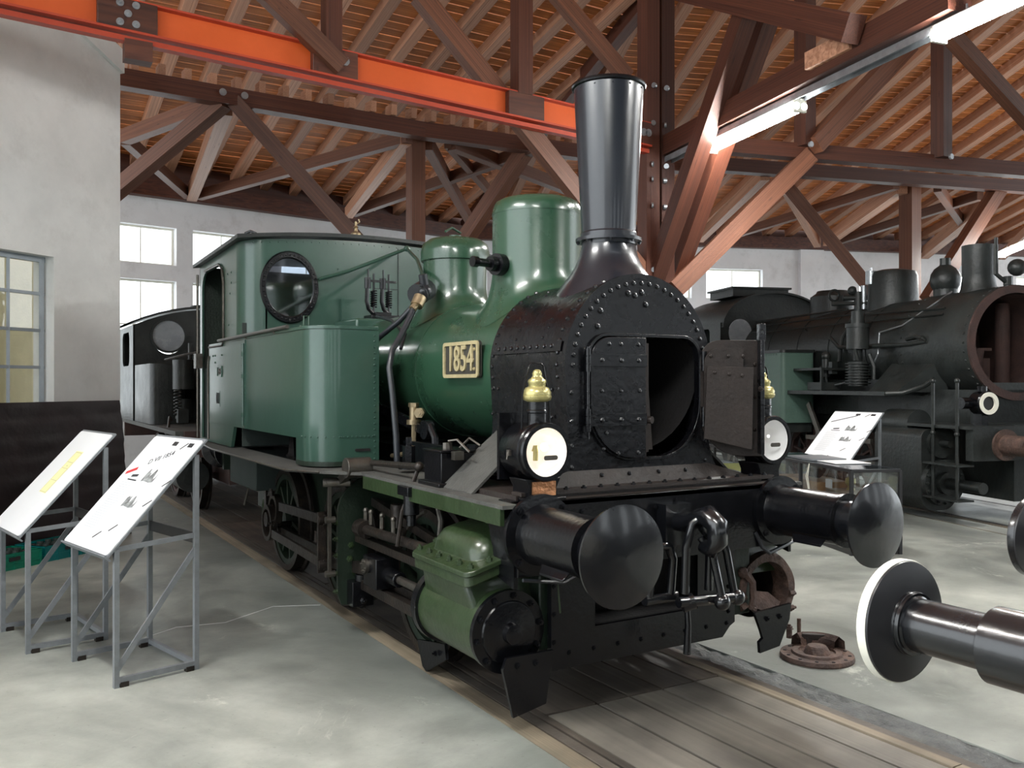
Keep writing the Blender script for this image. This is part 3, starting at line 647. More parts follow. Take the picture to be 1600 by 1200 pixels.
# right leaf, swung wide open, inner face to the viewer
rx, ry, ex, ey = .445, .325, .785, .15
L_ = math.hypot(ex - rx, ey - ry); dxr, dyr = (ex - rx) / L_, (ey - ry) / L_
G = lambda u, v, w_: (rx + dxr * u - dyr * -w_ * -1, ry + dyr * u + dxr * w_, v)
b = MB(); b.plate(rrect(0.0, L_, 1.385, 2.10, (.26, 0, 0, .12), 8), [], G, .018); rf = P('door_leaf', b, 'brownplate', LOCO, bev=.003); rf['label'] = 'right door leaf swung wide open, brown inside'
b = MB(); b.plate(rrect(0.01, L_ - .13, 1.44, 2.05, (.24, .0, 0, .1), 8), [], lambda u, v, w_: G(u, v, w_ - .05), .012); b.obj('baffle_plate', 'brownplate', rf, bev=.003)
b = MB(); b.plate([(.0, 1.50), (.29, 1.43), (.30, 1.93), (0.02, 1.94)], [], lambda u, v, w_: G(u, v, w_ - .085 - u * .05), .012); b.obj('baffle_plate', 'brownplate', rf, bev=.002)
b = MB(); b.plate([(L_ - .025, 1.40), (L_, 1.40), (L_, 2.1), (L_ - .025, 2.1)], [], lambda u, v, w_: G(u, v, w_ - .06), .075); b.plate([(L_ - .03, 2.09), (L_ + .01, 2.09), (L_ + .01, 2.2), (L_ - .03, 2.2)], [[(L_ - .015, 2.14), (L_ - .005, 2.14), (L_ - .005, 2.16), (L_ - .015, 2.16)]], lambda u, v, w_: G(u, v, w_ - .05), .05); b.obj('leaf_edge', 'smokebox', rf, bev=.003)
b = MB()
for (u, z) in ((.05, 2.0), (.16, 2.0), (.25, 2.0), (.06, 1.9), (.15, 1.89), (.23, 1.88), (.34, 1.95), (.34, 1.75), (.34, 1.55)): b.rivet(G(u, z, -.095 if z < 1.95 and u < .3 else -.05 if u < .3 else 0), (0, -1, 0), .014)
b.hexbolt(G(L_ - .03, 1.8, -.06), (0, -1, 0), .014); o = b.obj('rivets', 'brownplate', rf); o['kind'] = 'stuff'
b = MB(); [b.cyl((.465, .315, z - .06), (.465, .315, z + .06), .018) for z in (1.97, 1.63)]; b.obj('hinge', 'smokebox', rf)
# ---- funnel
b = MB(); cz = lambda x, r: 0
n = 56; prof = [(.168, 2.70), (.170, 2.63), (.186, 2.56), (.215, 2.50), (.255, 2.455), (.30, 2.42), (.35, 2.385)]
vs = []
for r, z in prof:
    for i in range(n):
        t = 2 * PI * i / n; x, y = r * math.cos(t), r * math.sin(t)
        k = (2.70 - z) / .315; sag = (ZB + math.sqrt(max(.01, .545 ** 2 - x * x))) - (ZB + .545); vs.append((x, .665 + y * .93, z + .065 + sag * k ** 2 - .0))
b.add(vs, [(j * n + i, j * n + (i + 1) % n, (j + 1) * n + (i + 1) % n, (j + 1) * n + i) for j in range(len(prof) - 1) for i in range(n)])
fb = P('funnel_base', b, 'chimney', ang=60)
b = MB(); b.lathe([(.170, 2.69), (.170, 2.71), (.205, 2.71), (.205, 2.73), (.174, 2.73), (.174, 2.76), (.168, 2.77), (.216, 3.665), (.208, 3.665), (.16, 2.76)], (0, .665, 0), (0, 0, 1), 56); fs_ = P('funnel', b, 'chimney', ang=30)
b = MB(); b.lathe([(.216, 3.655), (.228, 3.66), (.232, 3.67), (.228, 3.682), (.208, 3.684), (.208, 3.66)], (0, .665, 0), (0, 0, 1), 56); b.obj('funnel_rim', 'black', fs_)
b = MB(); 
for i in range(8): t = i * PI / 4 + .2; b.hexbolt((.19 * math.cos(t), .665 + .19 * math.sin(t), 2.71), (0, 0, -1), .01, .01)
for i in range(12): t = i * PI / 6; b.rivet((.215 * math.cos(t), .665 + .215 * math.sin(t), 3.64), (math.cos(t), math.sin(t), 0), .007)
b.obj('bolts', 'chimney', fs_)['kind'] = 'stuff'
# ---- domes
def dome(name, y, r, ztop, lid, m='green'):
    n = 56; b = MB(); prof = []
    zs = ZB + RB
    body = [(r, z) for z in (ztop - (.20 if lid else .11), zs + .16)] + [(r + .012, zs + .10), (r + .035, zs + .05), (r + .075, zs + .015), (r + .12, zs + .0)]
    vs = []
    for k, (q, z) in enumerate(body):
        for i in range(n):
            t = 2 * PI * i / n; x, yy_ = q * math.cos(t), q * math.sin(t); wgt = max(0, min(1, (zs + .2 - z) / .2))
            vs.append((x, y + yy_ * (1 if k < 3 else .97), z + wgt * (math.sqrt(max(.02, RB * RB - x * x)) - RB) + .004))
    b.add(vs, [(j * n + i, j * n + (i + 1) % n, (j + 1) * n + (i + 1) % n, (j + 1) * n + i) for j in range(len(body) - 1) for i in range(n)])
    d_ = P(name, b, m, ang=60)
    b = MB()
    if lid: b.lathe([(r, ztop - .205), (r + .02, ztop - .20), (r + .022, ztop - .125), (r + .006, ztop - .06), (r * .82, ztop - .02), (r * .4, ztop), (.05, ztop + .004), (.05, ztop + .02), (0, ztop + .02)], (0, y, 0), (0, 0, 1), n)
    else: b.lathe([(r, ztop - .115), (r + .003, ztop - .115), (r + .003, ztop - .10), (r * .985, ztop - .06), (r * .93, ztop - .025), (r * .82, ztop - .006), (r * .6, ztop + .004), (0, ztop + .01)], (0, y, 0), (0, 0, 1), n)
    b.obj('dome_cap', m, d_, ang=50); return d_
d1 = dome('steam_dome', 1.5, .313, 3.12, False); d2 = dome('sand_dome', 2.76, .262, 3.035, True)
b = MB(); b.tube([(.05, 2.76, 3.08), (-.05, 2.72, 3.11), (-.12, 2.7, 3.07)], .01); b.obj('lid_handle', 'green', d2)
b = MB(); b.cyl((-.29, 1.46, 2.64), (-.37, 1.44, 2.64), .075, n=20); b.cyl((-.37, 1.44, 2.64), (-.42, 1.43, 2.64), .05, n=14); b.cyl((-.42, 1.43, 2.64), (-.53, 1.40, 2.64), .028, n=12); b.cyl((-.53, 1.4, 2.64), (-.57, 1.395, 2.64), .036, n=12); P('dome_valve', b, 'black')
# ---- regulator fitting and pipes on sand dome side
b = MB(); b.ball((-.40, 2.5, 2.55), .06); b.cyl((-.33, 2.62, 2.58), (-.46, 2.5, 2.52), .085, n=16); b.cyl((-.40, 2.5, 2.6), (-.42, 2.49, 2.68), .035, n=10)
for i in range(6): t = i * PI / 3; b.hexbolt((-.45, 2.48 + .06 * math.cos(t), 2.53 + .06 * math.sin(t)), (-1, -.3, 0), .011, .012)
pf = P('pipe_fitting', b, 'hose'); b = MB(); b.cyl((-.45, 2.47, 2.50), (-.49, 2.45, 2.43), .05, n=14); b.cyl((-.47, 2.46, 2.46), (-.53, 2.44, 2.4), .03, n=10); b.obj('union_nut', 'oldbrass', pf)
b = MB(); b.tube([(-.49, 2.46, 2.46), (-.54, 2.44, 2.36), (-.64, 2.40, 2.2), (-.73, 2.36, 2.08), (-.77, 2.32, 1.95), (-.76, 2.28, 1.75), (-.75, 2.24, 1.45), (-.75, 2.22, 1.24)], .024, 12); P('pipe', b, 'hose')
b = MB(); b.tube([(-.47, 2.52, 2.45), (-.56, 2.62, 2.32), (-.68, 2.9, 2.15), (-.76, 3.2, 2.0)], .022, 12); P('pipe', b, 'hose')
b = MB(); b.tube([(-.58, 4.48, 2.84), (-.3, 4.44, 2.93), (.25, 4.3, 3.17)], .016, 8); b.tube([(.25, 4.3, 3.17), (-.05, 3.4, 2.93), (-.40, 2.52, 2.66)], .016, 8); b.ball((.25, 4.3, 3.17), .03); P('control_rod', b, 'cabgreen')
b = MB(); b.tube([(-.35, 3.6, 2.43), (-.42, 3.1, 2.36), (-.52, 2.6, 2.22), (-.6, 2.5, 2.1)], .014, 8); P('pipe', b, 'hose')
# ---- number plate
b = MB(); b.plate(rrect(1.345, 1.865, 1.872, 2.118, .025), [], YZ(-.545), .02); npl = P('number_plate', b, 'plateblack')
b = MB(); b.plate(rrect(1.345, 1.865, 1.872, 2.118, .03), [rrect(1.372, 1.838, 1.896, 2.094, .012)], YZ(-.556), .02); b.obj('plate_frame', 'platebrass', npl)
text('lettering', '1854', .245, frame_mtx((-.548, 1.605, 1.995), (0, -1, 0), (0, 0, 1)), 'platebrass', npl, ext=.008, sx=.78, bold=.003)
b = MB(); b.hexbolt((-.557, 1.39, 1.93), (-1, 0, 0), .01, .008); b.hexbolt((-.557, 1.39, 2.06), (-1, 0, 0), .01, .008); b.obj('bolts', 'platebrass', npl)['kind'] = 'stuff'
# ---- brass check valve
b = MB(); b.cyl((-.60, 2.26, 1.54), (-.60, 2.26, 1.66), .032, n=12); b.cyl((-.60, 2.26, 1.53), (-.60, 2.26, 1.565), .055, n=14); b.cyl((-.60, 2.26, 1.66), (-.60, 2.26, 1.69), .04, n=6); b.cyl((-.57, 2.2, 1.62), (-.63, 2.1, 1.62), .035, n=14); b.hexbolt((-.63, 2.1, 1.62), (-.5, -.8, 0), .03, .02)
b.tube([(-.6, 2.26, 1.54), (-.6, 2.26, 1.40), (-.61, 2.28, 1.34), (-.63, 2.4, 1.30), (-.65, 2.55, 1.28)], .018, 8); P('check_valve', b, 'oldbrass')
b = MB(); b.bar((-.58, 2.9, 1.63), (-.58, 2.15, 1.50), .04, .07); b.cyl((-.56, 2.05, 1.5), (-.62, 2.05, 1.5), .07, n=18); b.tube([(-.59, 2.0, 1.53), (-.59, 1.92, 1.45), (-.59, 1.9, 1.24)], .025, 8); P('steam_lever', b, 'smokebox')
b = MB(); b.cyl((-.80, 1.9, 1.24), (-.80, 1.9, 1.28), .075, n=12); b.cyl((-.80, 1.9, 1.28), (-.80, 1.9, 1.40), .045, n=6); b.cyl((-.8, 1.9, 1.4), (-.8, 1.9, 1.46), .022, n=8); P('spring_bolt', b, 'black'); b = MB()
b.cyl((-.70, 1.15, 1.24), (-.70, 1.15, 1.36), .06, n=10); b.cyl((-.70, 1.15, 1.36), (-.70, 1.15, 1.45), .035, n=6); P('spring_bolt', b, 'black')
# ---- under-boiler frame casing and footplate
b = MB(); b.box(-.58, .58, 1.25, 4.6, .95, 1.36); b.box(-.66, .66, .9, 2.2, 1.22, 1.27); P('ash_casing', b, 'black')
b = MB(); b.bar((-.62, 2.35, 1.33), (-.62, 1.25, 1.33), .05, .16); b.bar((-.9, 1.45, 1.28), (-.56, 1.45, 1.28), .05, .04); P('spring_beam', b, 'black', bev=.006)
fpl = [(-1.09, .10), (-1.09, 2.05), (-1.30, 2.32), (-1.46, 2.62), (-1.47, 5.0), (-1.42, 5.6), (-1.42, 6.7), (1.42, 6.7), (1.42, 5.6), (1.47, 5), (1.46, 2.62), (1.3, 2.32), (1.09, 2.05), (1.09, .10)]
fpl = [(x * .985, y) if False else (x, y) for x, y in fpl]
b = MB(); b.plate(fpl, [], XY(1.195), .02); fp = P('footplate', b, 'dusttop', smooth=False)
b = MB()
for sx in (-1, 1):
    b.box(sx * 1.08 - .012, sx * 1.08 + .012, .12, 2.02, 1.11, 1.195)
b.each('valance', 'olive', fp, smooth=False)
b = MB()
for sx in (-1, 1): b.tube([(sx * 1.30, 2.32, 1.206), (sx * 1.46, 2.62, 1.206), (sx * 1.47, 5, 1.206), (sx * 1.42, 5.6, 1.206)], .008, 6)
b.each('edge_bead', 'steel', fp)
# lubricator box
b = MB(); b.box(-1.0, -.78, .98, 1.22, 1.235, 1.42); b.box(-1.03, -.75, .95, 1.25, 1.215, 1.24); b.box(-1.01, -.77, .97, 1.23, 1.42, 1.435); lub = P('lubricator_box', b, 'black', bev=.005)
b = MB(); b.tube([(-.92, 1.0, 1.44), (-.95, .98, 1.49), (-.92, .93, 1.5), (-.88, .85, 1.43)], .008, 6); b.tube([(-.84, 1.05, 1.44), (-.8, 1.0, 1.5), (-.78, .9, 1.46)], .008, 6); b.cyl((-.9, 1.1, 1.43), (-.9, 1.1, 1.47), .03, n=8); b.box(-.95, -.89, .9, .95, 1.38, 1.43); b.obj('lubricator_fittings', 'steel', lub)
b = MB(); b.cyl((-1.06, 1.28, 1.02), (-1.06, 1.28, 1.16), .05, n=12); b.cyl((-1.06, 1.28, .95), (-1.06, 1.28, 1.02), .03, n=10); b.box(-1.12, -1.0, 1.2, 1.36, 1.14, 1.2); P('oil_pot', b, 'black', bev=.004)
# reach rod + lifting levers
b = MB(); b.cyl((-.99, 2.1, 1.275), (-.99, 1.32, 1.31), .022, n=10); b.ball((-.99, 1.32, 1.31), .032); b.tube([(-.99, 1.32, 1.31), (-1.02, 1.35, 1.2), (-1.06, 1.42, 1.02), (-1.08, 1.45, .8)], .014, 8); P('reach_rod', b, 'oilsteel')
b = MB(); b.cyl((-.98, 2.18, 1.24), (-1.16, 2.18, 1.24), .072, n=20); b.bar((-1.1, 2.18, 1.24), (-1.13, 2.42, 1.10), .05, .06); b.cyl((-1.06, 2.34, 1.12), (-1.24, 2.42, 1.12), .034, n=14); P('lifting_arm', b, 'steel', bev=.003)
b = MB(); b.bar((-1.2, 2.4, 1.12), (-1.2, 2.4, .46), .026, .022); [b.cyl((-1.23, 2.4, z), (-1.16, 2.4, z), .024, n=10) for z in (1.12, .85, .46)]; P('lifting_link', b, 'steel')
# ---- saddle steam pipe casing (curved sheet each side)
for sx in (-1, 1):
    b = MB(); N_ = 12; vs = []
    for i in range(N_ + 1):
        t = i / N_; x = .50 + .50 * t; z = 1.66 - .44 * (t ** .72) + .05 * math.sin(PI * t) ; x = .50 + .50 * (t ** 1.0)
        for (y, dz) in ((.62, 0), (1.02, 0), (1.02, -.02), (.62, -.02)): vs.append((sx * x, y - .02 * t, z + dz - .06 * t * (1 - t)))
    b.add(vs, [(4 * i + k, 4 * i + (k + 1) % 4, 4 * i + 4 + (k + 1) % 4, 4 * i + 4 + k) for i in range(N_) for k in range(4)] + [(0, 1, 2, 3), (4 * N_, 4 * N_ + 1, 4 * N_ + 2, 4 * N_ + 3)])
    o = P('steam_pipe_casing', b, 'dusttop')
# base flange of the smokebox
b = MB(); b.add([(-.53, .345, 1.34), (.53, .345, 1.34), (.93, .30, 1.225), (-.93, .30, 1.225), (-.93, .12, 1.222), (.93, .12, 1.222)], [(0, 1, 2, 3), (3, 2, 5, 4)]); b.box(-.95, .95, .20, 1.0, 1.215, 1.245); b.bar((-.93, .23, 1.25), (.93, .23, 1.25), .10, .02)
sf = P('saddle_flange', b, 'brownplate', smooth=False)
b = MB(); [b.hexbolt((-.86 + i * .115, .205, 1.255), (0, 0, 1), .016, .014) for i in range(16)]; [b.rivet((x, .33, 1.31 + .0), (0, -1, .3), .014) for x in (-.3, -.1, .12, .33)]; b.obj('bolts', 'smokebox', sf)['kind'] = 'stuff'
# ---- buffer beam and front plate
b = MB(); b.box(-1.0, 1.0, .10, .17, .84, 1.222); b.box(-1.0, 1.0, .10, .3, 1.205, 1.222); beam = P('buffer_beam', b, 'black', bev=.004)
b = MB()
for sx in (-1, 1): b.plate([(.12, 1.2), (.42, 1.2), (.30, .82), (.12, .78)], [], YZ(sx * 1.0 - .012), .024)
b.each('gusset', 'black', beam)
b = MB(); b.plate([(-.70, .30), (.50, .30), (.56, .36), (.60, .38), (.60, .86), (-.70, .86)], [[(-.45, .50), (.30, .50), (.30, .84), (-.45, .84)]], XZ(.19), .025); b.plate([(-.70, .86), (-.70, .30), (-.74, .30), (-.74, .86)], [], XZ(.185), .04)
fpp = P('front_plate', b, 'black')
b = MB(); b.box(-.62, .55, .45, .5, .3, .9); b.box(-.6, .6, .24, .7, .48, .5); b.obj('inner_plate', 'sootshade', fpp)
b = MB()
for x in [-.62 + i * .165 for i in range(8)]: b.hexbolt((x, .19, .38), (0, -1, 0), .012, .01)
for z in (.45, .6, .75): b.hexbolt((-.72, .185, z), (0, -1, 0), .012, .01); b.hexbolt((.55, .19, z), (0, -1, 0), .012, .01)
for x, z in ((-.2, 1.1), (-.1, 1.14), (.05, 1.17), (-.6, 1.15), (-.45, 1.1), (.3, 1.12), (.4, .95), (-.3, .95)): b.hexbolt((x, .10, z), (0, -1, 0), .014, .012)
b.obj('bolts', 'black', fpp)['kind'] = 'stuff'
# ---- buffers
def buffer_(x, parent, y0=.10, sg=-1, rd=.235, rim=None, rz=1.055, L_=.70, m='black', mf='glintblack', Pn=None):
    Y_ = lambda d: y0 + sg * d
    b = MB(); b.lathe([(0, 0), (.21, 0), (.21, .025), (.158, .03), (.150, .06), (.147, .50), (.155, .50), (.155, .52), (.13, .52), (0, .52)], (x, y0, rz), (0, sg, 0), 40)
    o = b.obj('buffer', m, parent); q = MB()
    for a in (PI / 4, 3 * PI / 4, 5 * PI / 4, 7 * PI / 4): q.hexbolt((x + .185 * math.cos(a), Y_(.025), rz + .185 * math.sin(a)), (0, sg, 0), .018, .018)
    q.obj('bolts', m, o)['kind'] = 'stuff'
    q = MB(); q.lathe([(0, .5), (.122, .5), (.122, L_ - .03), (.14, L_ - .02), (rd - .01, L_ - .012), (rd, L_ - .006), (rd, L_ + .004), (rd * .75, L_ + .018), (0, L_ + .03)], (x, y0, rz), (0, sg, 0), 56); hd = q.obj('buffer_head', mf, o)
    if rim: q = MB(); q.pipe((x, Y_(L_ - .01), rz), (x, Y_(L_ + .012), rz), rd + .004, rd - .02, 48); q.obj('buffer_rim', rim, o)
    return o
for sx in (-1, 1):
    bo = buffer_(sx * .875, LOCO)
    q = MB(); q.plate([(-.12, 0), (.12, 0), (.08, .05), (-.12, .05)], [], lambda u, v, w_: (sx * .875 - (.15 + v) * .8 , -.24 + u, 1.0 - v * .6 + w_ - .06), .012); q.obj('buffer_step', 'black', bo, bev=.002)
# ---- coupling
b = MB(); b.box(-.09, .09, .02, .10, .93, 1.16); b.tube([(0, .1, 1.06), (0, -.06, 1.06), (0, -.14, 1.10), (0, -.22, 1.12), (0, -.285, 1.08), (0, -.29, 1.0), (0, -.24, .945), (0, -.17, .95)], [.055, .05, .05, .062, .06, .055, .045, .03], 12); hk = P('draw_hook', b, 'glintblack', ang=60)
b = MB(); b.tube([(.085, -.13, .70), (.085, -.14, .95), (.07, -.17, 1.08), (0, -.19, 1.13), (-.07, -.17, 1.08), (-.085, -.14, .95), (-.085, -.13, .70)], .024, 10)
b.ball((.04, -.2, 1.07), .075); b.ball((.16, -.12, 1.04), .06)
b.tube([(.0, -.16, 1.0), (.05, -.2, .9), (.10, -.22, .66)], .022, 10); b.tube([(.16, -.12, 1.04), (.2, -.15, .9), (.24, -.17, .66)], .022, 10)
b.cyl((-.14, -.14, .66), (.28, -.18, .65), .03, n=12); b.ball((.10, -.22, .65), .045); b.ball((.25, -.18, .65), .045); b.cyl((-.04, -.15, .66), (-.10, -.12, .64), .045, n=12); P('screw_coupling', b, 'glintblack', ang=60)
b = MB(); b.tube([(-.27, -.05, .68), (-.26, -.06, .88), (-.21, -.07, .955), (-.15, -.07, .955), (-.11, -.06, .88), (-.12, -.05, .68)], .026, 10); b.cyl((-.3, -.05, .67), (-.08, -.05, .67), .03, n=10); P('coupling_link', b, 'glintblack', ang=60)
b = MB(); b.tube([(0.0, -.05, .62), (0.0, -.06, .5), (0.0, -.05, .34)], [.016, .018, .022], 10); P('tommy_bar', b, 'black')
# ---- guard irons
for sx, zz in ((-1, 0), (1, .06)):
    b = MB(); b.plate([(.74, .42), (1.03, .42), (1.05, .36), (.98, .10), (.93, .11), (.78, .14), (.76, .30)] if sx < 0 else [(.74, .42), (1.06, .44), (1.05, .34), (.97, .18), (.80, .16), (.79, .23), (.82, .25), (.80, .3)], [], lambda u, v, w_: (sx * u, .16 + w_ + (.42 - v) * .05, v), .022)
    g_ = P('guard_iron', b, 'black'); b = MB(); [b.hexbolt((sx * x, .165, .37), (0, -1, 0), .016, .016) for x in (.85, .96)]; b.obj('bolts', 'black', g_)['kind'] = 'stuff'
b = MB(); b.plate([(1.1, .24), (1.5, .17), (1.42, .02), (1.36, .0), (1.08, .15)], [], YZ(-.92), .02); b.hexbolt((-.93, 1.2, .16), (-1, 0, 0), .015); P('rail_guard', b, 'black')
# ---- frames
b = MB()
for sx in (-1, 1): b.box(sx * .6 - .013, sx * .6 + .013, .3, 6.6, .42, 1.19)
b.box(-1.0, 1.0, 6.6, 6.68, .85, 1.2); b.box(-.6, .6, 2.6, 2.64, .4, 1.1); b.box(-.6, .6, 4.0, 4.05, .4, 1.1); P('frame', b, 'darkolive', smooth=False)
for sx in (-1, 1): buffer_(sx * .875, LOCO, y0=6.68, sg=1, L_=.6)
# ---- wheels
def wheel(x, y, R_, sg, wt, ms='darkolive', par=LOCO):
    a = V((x, y, R_)); ax = V((sg, 0, 0)); b = MB()
    b.lathe([(R_ - .075, -.065), (R_ + .028, -.065), (R_ + .028, -.04), (R_, -.03), (R_ - .004, .065), (R_ - .06, .065)], a, ax, 48, close=True)
    o = b.obj('wheel', 'oilsteel', par); q = MB(); q.lathe([(R_ - .115, -.045), (R_ - .07, -.05), (R_ - .06, .055), (R_ - .11, .05)], a, ax, 48, close=True); q.lathe([(.0, .08), (.10, .08), (.115, .04), (.115, -.04), (0, -.05)], a, ax, 20)
    for i in range(10):
        t = 2 * PI * i / 10 + .2; d_ = V((0, math.cos(t), math.sin(t))); q.bar(a + d_ * .09, a + d_ * (R_ - .09), .035, .06, up=(1, 0, 0))
    q.plate([((R_ - .08) * math.cos(t), (R_ - .08) * math.sin(t)) for t in [wt - .62 + 1.24 * i / 8 for i in range(9)]], [], lambda u, v, w_: (x + sg * (.0 + w_), y + u, R_ + v), .05)
    q.obj('wheel_centre', ms, o); return o
WY = (1.62, 3.25, 4.87)
for y in WY:
    for sx in (-1, 1): wheel(sx * .74, y, .5, sx, 2.2)
    b = MB(); b.cyl((-.72, y, .5), (.72, y, .5), .07); P('axle', b, 'oilsteel')
# ---- rods (left and right)
for sx in (-1, 1):
    X = lambda x: sx * x
    cp_ = .22; ca = rad(200); cy, cz_ = cp_ * math.cos(ca), cp_ * math.sin(ca)
    b = MB(); b.bar((X(.90), WY[0] + cy, .5 + cz_), (X(.90), WY[2] + cy, .5 + cz_), .035, .075)
    for y in WY: b.cyl((X(.82), y + cy, .5 + cz_), (X(.95), y + cy, .5 + cz_), .062, n=18)
    for y in WY: b.cyl((X(.80), y + cy, .5 + cz_ + .06), (X(.92), y + cy, .5 + cz_ + .06), .03, n=10)
    P('coupling_rod', b, 'oilsteel', bev=.003)
    b = MB(); b.bar((X(1.0), 2.02, .53), (X(1.0), WY[1] + cy, .5 + cz_), .045, .085); b.cyl((X(.94), WY[1] + cy, .5 + cz_), (X(1.06), WY[1] + cy, .5 + cz_), .075, n=20); b.box(min(X(.96), X(1.05)), max(X(.96), X(1.05)), 2.95, 3.12, .36, .50); P('connecting_rod', b, 'oilsteel', bev=.004)
    b = MB(); b.cyl((X(.70), .95, .53), (X(.70) if False else X(.97), .95, .53), .01, n=4) if False else b.cyl((X(.97), .9, .53), (X(.97), 1.95, .53), .028, n=14)
    P('piston_rod', b, 'steel')
    b = MB(); b.box(min(X(.89), X(1.06)), max(X(.89), X(1.06)), 1.86, 2.1, .43, .64); b.cyl((X(.97), 1.66, .53), (X(.97), 1.86, .53), .052, n=16); ch = P('crosshead', b, 'black', bev=.006)
    b = MB(); b.cyl((X(1.06), 2.03, .57), (X(1.085), 2.03, .57), .05, n=20); [b.hexbolt((X(1.085), 2.03 + .035 * math.cos(a), .57 + .035 * math.sin(a)), (sx, 0, 0), .008, .008) for a in (0.3, 1.9, 3.5, 5)]; b.obj('oil_cap', 'steel', ch)
    for z in (.70, .38):
        b = MB(); b.bar((X(.97), .93, z), (X(.97), 2.42, z), .06, .055 if z > .5 else .07); P('slide_bar', b, 'oilsteel', bev=.003)
    b = MB(); b.cyl((X(1.02), .93, .83), (X(1.02), 2.2, .80), .033, n=16); b.cyl((X(1.02), .9, .832), (X(1.02), 1.0, .83), .042, n=14); b.cyl((X(1.02), 2.14, .80), (X(1.02), 2.26, .80), .065, n=16); P('valve_spindle', b, 'oilsteel')
    b = MB(); b.bar((X(.86), 2.4, .96), (X(.86), 1.0, .78), .04, .06); b.cyl((X(.88), 1.9, .84), (X(.88), 1.9, 1.0), .055, n=14); b.bar((X(.75), 2.3, .62), (X(.8), 1.2, .76), .035, .05); P('valve_rod', b, 'oilsteel', bev=.002)
    b = MB(); b.tube([(X(.9), 1.7, .86), (X(.9), 1.5, .98), (X(.93), 1.35, 1.02)], .012, 8); b.tube([(X(.82), 1.4, .7), (X(.82), 1.35, .95), (X(.82), 1.45, 1.15)], .02, 8)
    for y in (1.7, 1.9, 2.1, 2.2): b.cyl((X(1.0), y, .84), (X(1.0), y, .93), .016, n=8); b.ball((X(1.0), y, .93), .02)
    P('oil_cups', b, 'steel')['kind'] = 'stuff'
    # eccentric rods reaching forward to the expansion link
    cr = (4.60, .60)
    for z0, z1 in ((.72, .80), (.44, .46)):
        b = MB(); b.bar((X(1.04), 4.45 if z0 < .6 else 4.2, z0), (X(1.12), 2.72, z1), .03, .075); b.cyl((X(1.08), 2.75, z1), (X(1.17), 2.75, z1), .04, n=12); P('eccentric_rod', b, 'oilsteel', bev=.002)
    b = MB(); b.lathe([(.13, -.03), (.17, -.03), (.17, .03), (.13, .03)], (X(1.03), 4.6, .52), (1, 0, 0), 28, close=True); b.lathe([(.10, -.03), (.14, -.03), (.14, .03), (.10, .03)], (X(1.0), 4.5, .66), (1, 0, 0), 28, close=True); b.cyl((X(.92), 4.62, .55), (X(1.06), 4.62, .55), .07, n=16); b.hexbolt((X(1.07), 4.4, .8), (0, 0, 1), .03, .04); b.hexbolt((X(1.07), 4.3, .56), (sx, 0, 0), .025, .03); P('eccentric_strap', b, 'oilsteel')
    b = MB(); b.bar((X(1.14), 2.75, .86), (X(1.14), 2.75, .40), .03, .07); P('expansion_link', b, 'oilsteel', bev=.003)
    # motion bracket
    o_ = [(.6, .30), (.92, .20), (1.10, .22), (1.13, .30), (1.13, .88)]
    o_ += [(1.13 - .30 * (1 - math.cos(t)) , .88 + .28 * math.sin(t)) for t in [PI / 2 * i / 8 for i in range(1, 9)]] + [(.6, 1.17)]
    b = MB(); b.plate(o_, [[(.70, .36), (.90, .36), (.90, .86), (.80, .92), (.70, .88)]], lambda u, v, w_: (X(u), 2.42 + w_, v), .03); mb_ = P('motion_bracket', b, 'darkolive')
    b = MB()
    for z in (.32, .45, .58, .7, .82): b.hexbolt((X(1.13), 2.435, z), (sx, 0, 0), .016, .02)
    for x, z in ((1.03, .65), (1.04, .55), (1.0, .45)): b.hexbolt((X(x), 2.42, z), (0, -1, 0), .02, .015)
    b.obj('bolts', 'olive', mb_)['kind'] = 'stuff'
    b = MB(); b.box(min(X(.9), X(1.06)), max(X(.9), X(1.06)), 2.3, 2.42, .22, .40); b.cyl((X(.98), 2.33, .40), (X(.98), 2.33, .45), .05, n=12); b.hexbolt((X(.98), 2.3, .26), (0, -1, 0), .02, .02); b.obj('slide_bar_foot', 'black', mb_, bev=.004)
# ---- left cylinder (complete) and right cylinder (broken open)
b = MB(); b.lathe([(0, 0), (.215, 0), (.215, .03), (.205, .04), (.205, .66), (.22, .67), (.22, .70), (0, .70)], (-.97, .27, .53), (0, 1, 0), 56)
cyl = P('cylinder', b, 'olive')
b = MB(); b.lathe([(.218, .0), (.218, -.03), (.165, -.032), (.160, -.042), (.15, -.045), (.09, -.045), (.055, -.055), (.05, -.09), (.03, -.095), (0, -.096)], (-.97, .27, .53), (0, 1, 0), 48); cv = b.obj('cylinder_cover', 'black', cyl)
b = MB(); [b.hexbolt((-.97 + .19 * math.cos(t), .235, .53 + .19 * math.sin(t)), (0, -1, 0), .015, .018) for t in [2 * PI * i / 10 + .15 for i in range(10)]]; b.obj('cover_bolts', 'black', cyl)['kind'] = 'stuff'
b = MB(); b.pipe((-.97, .93, .53), (-.97, .99, .53), .225, .19, 40); b.cyl((-.97, .93, .53), (-.97, 1.06, .53), .07, n=16); b.obj('rear_cover', 'black', cyl)
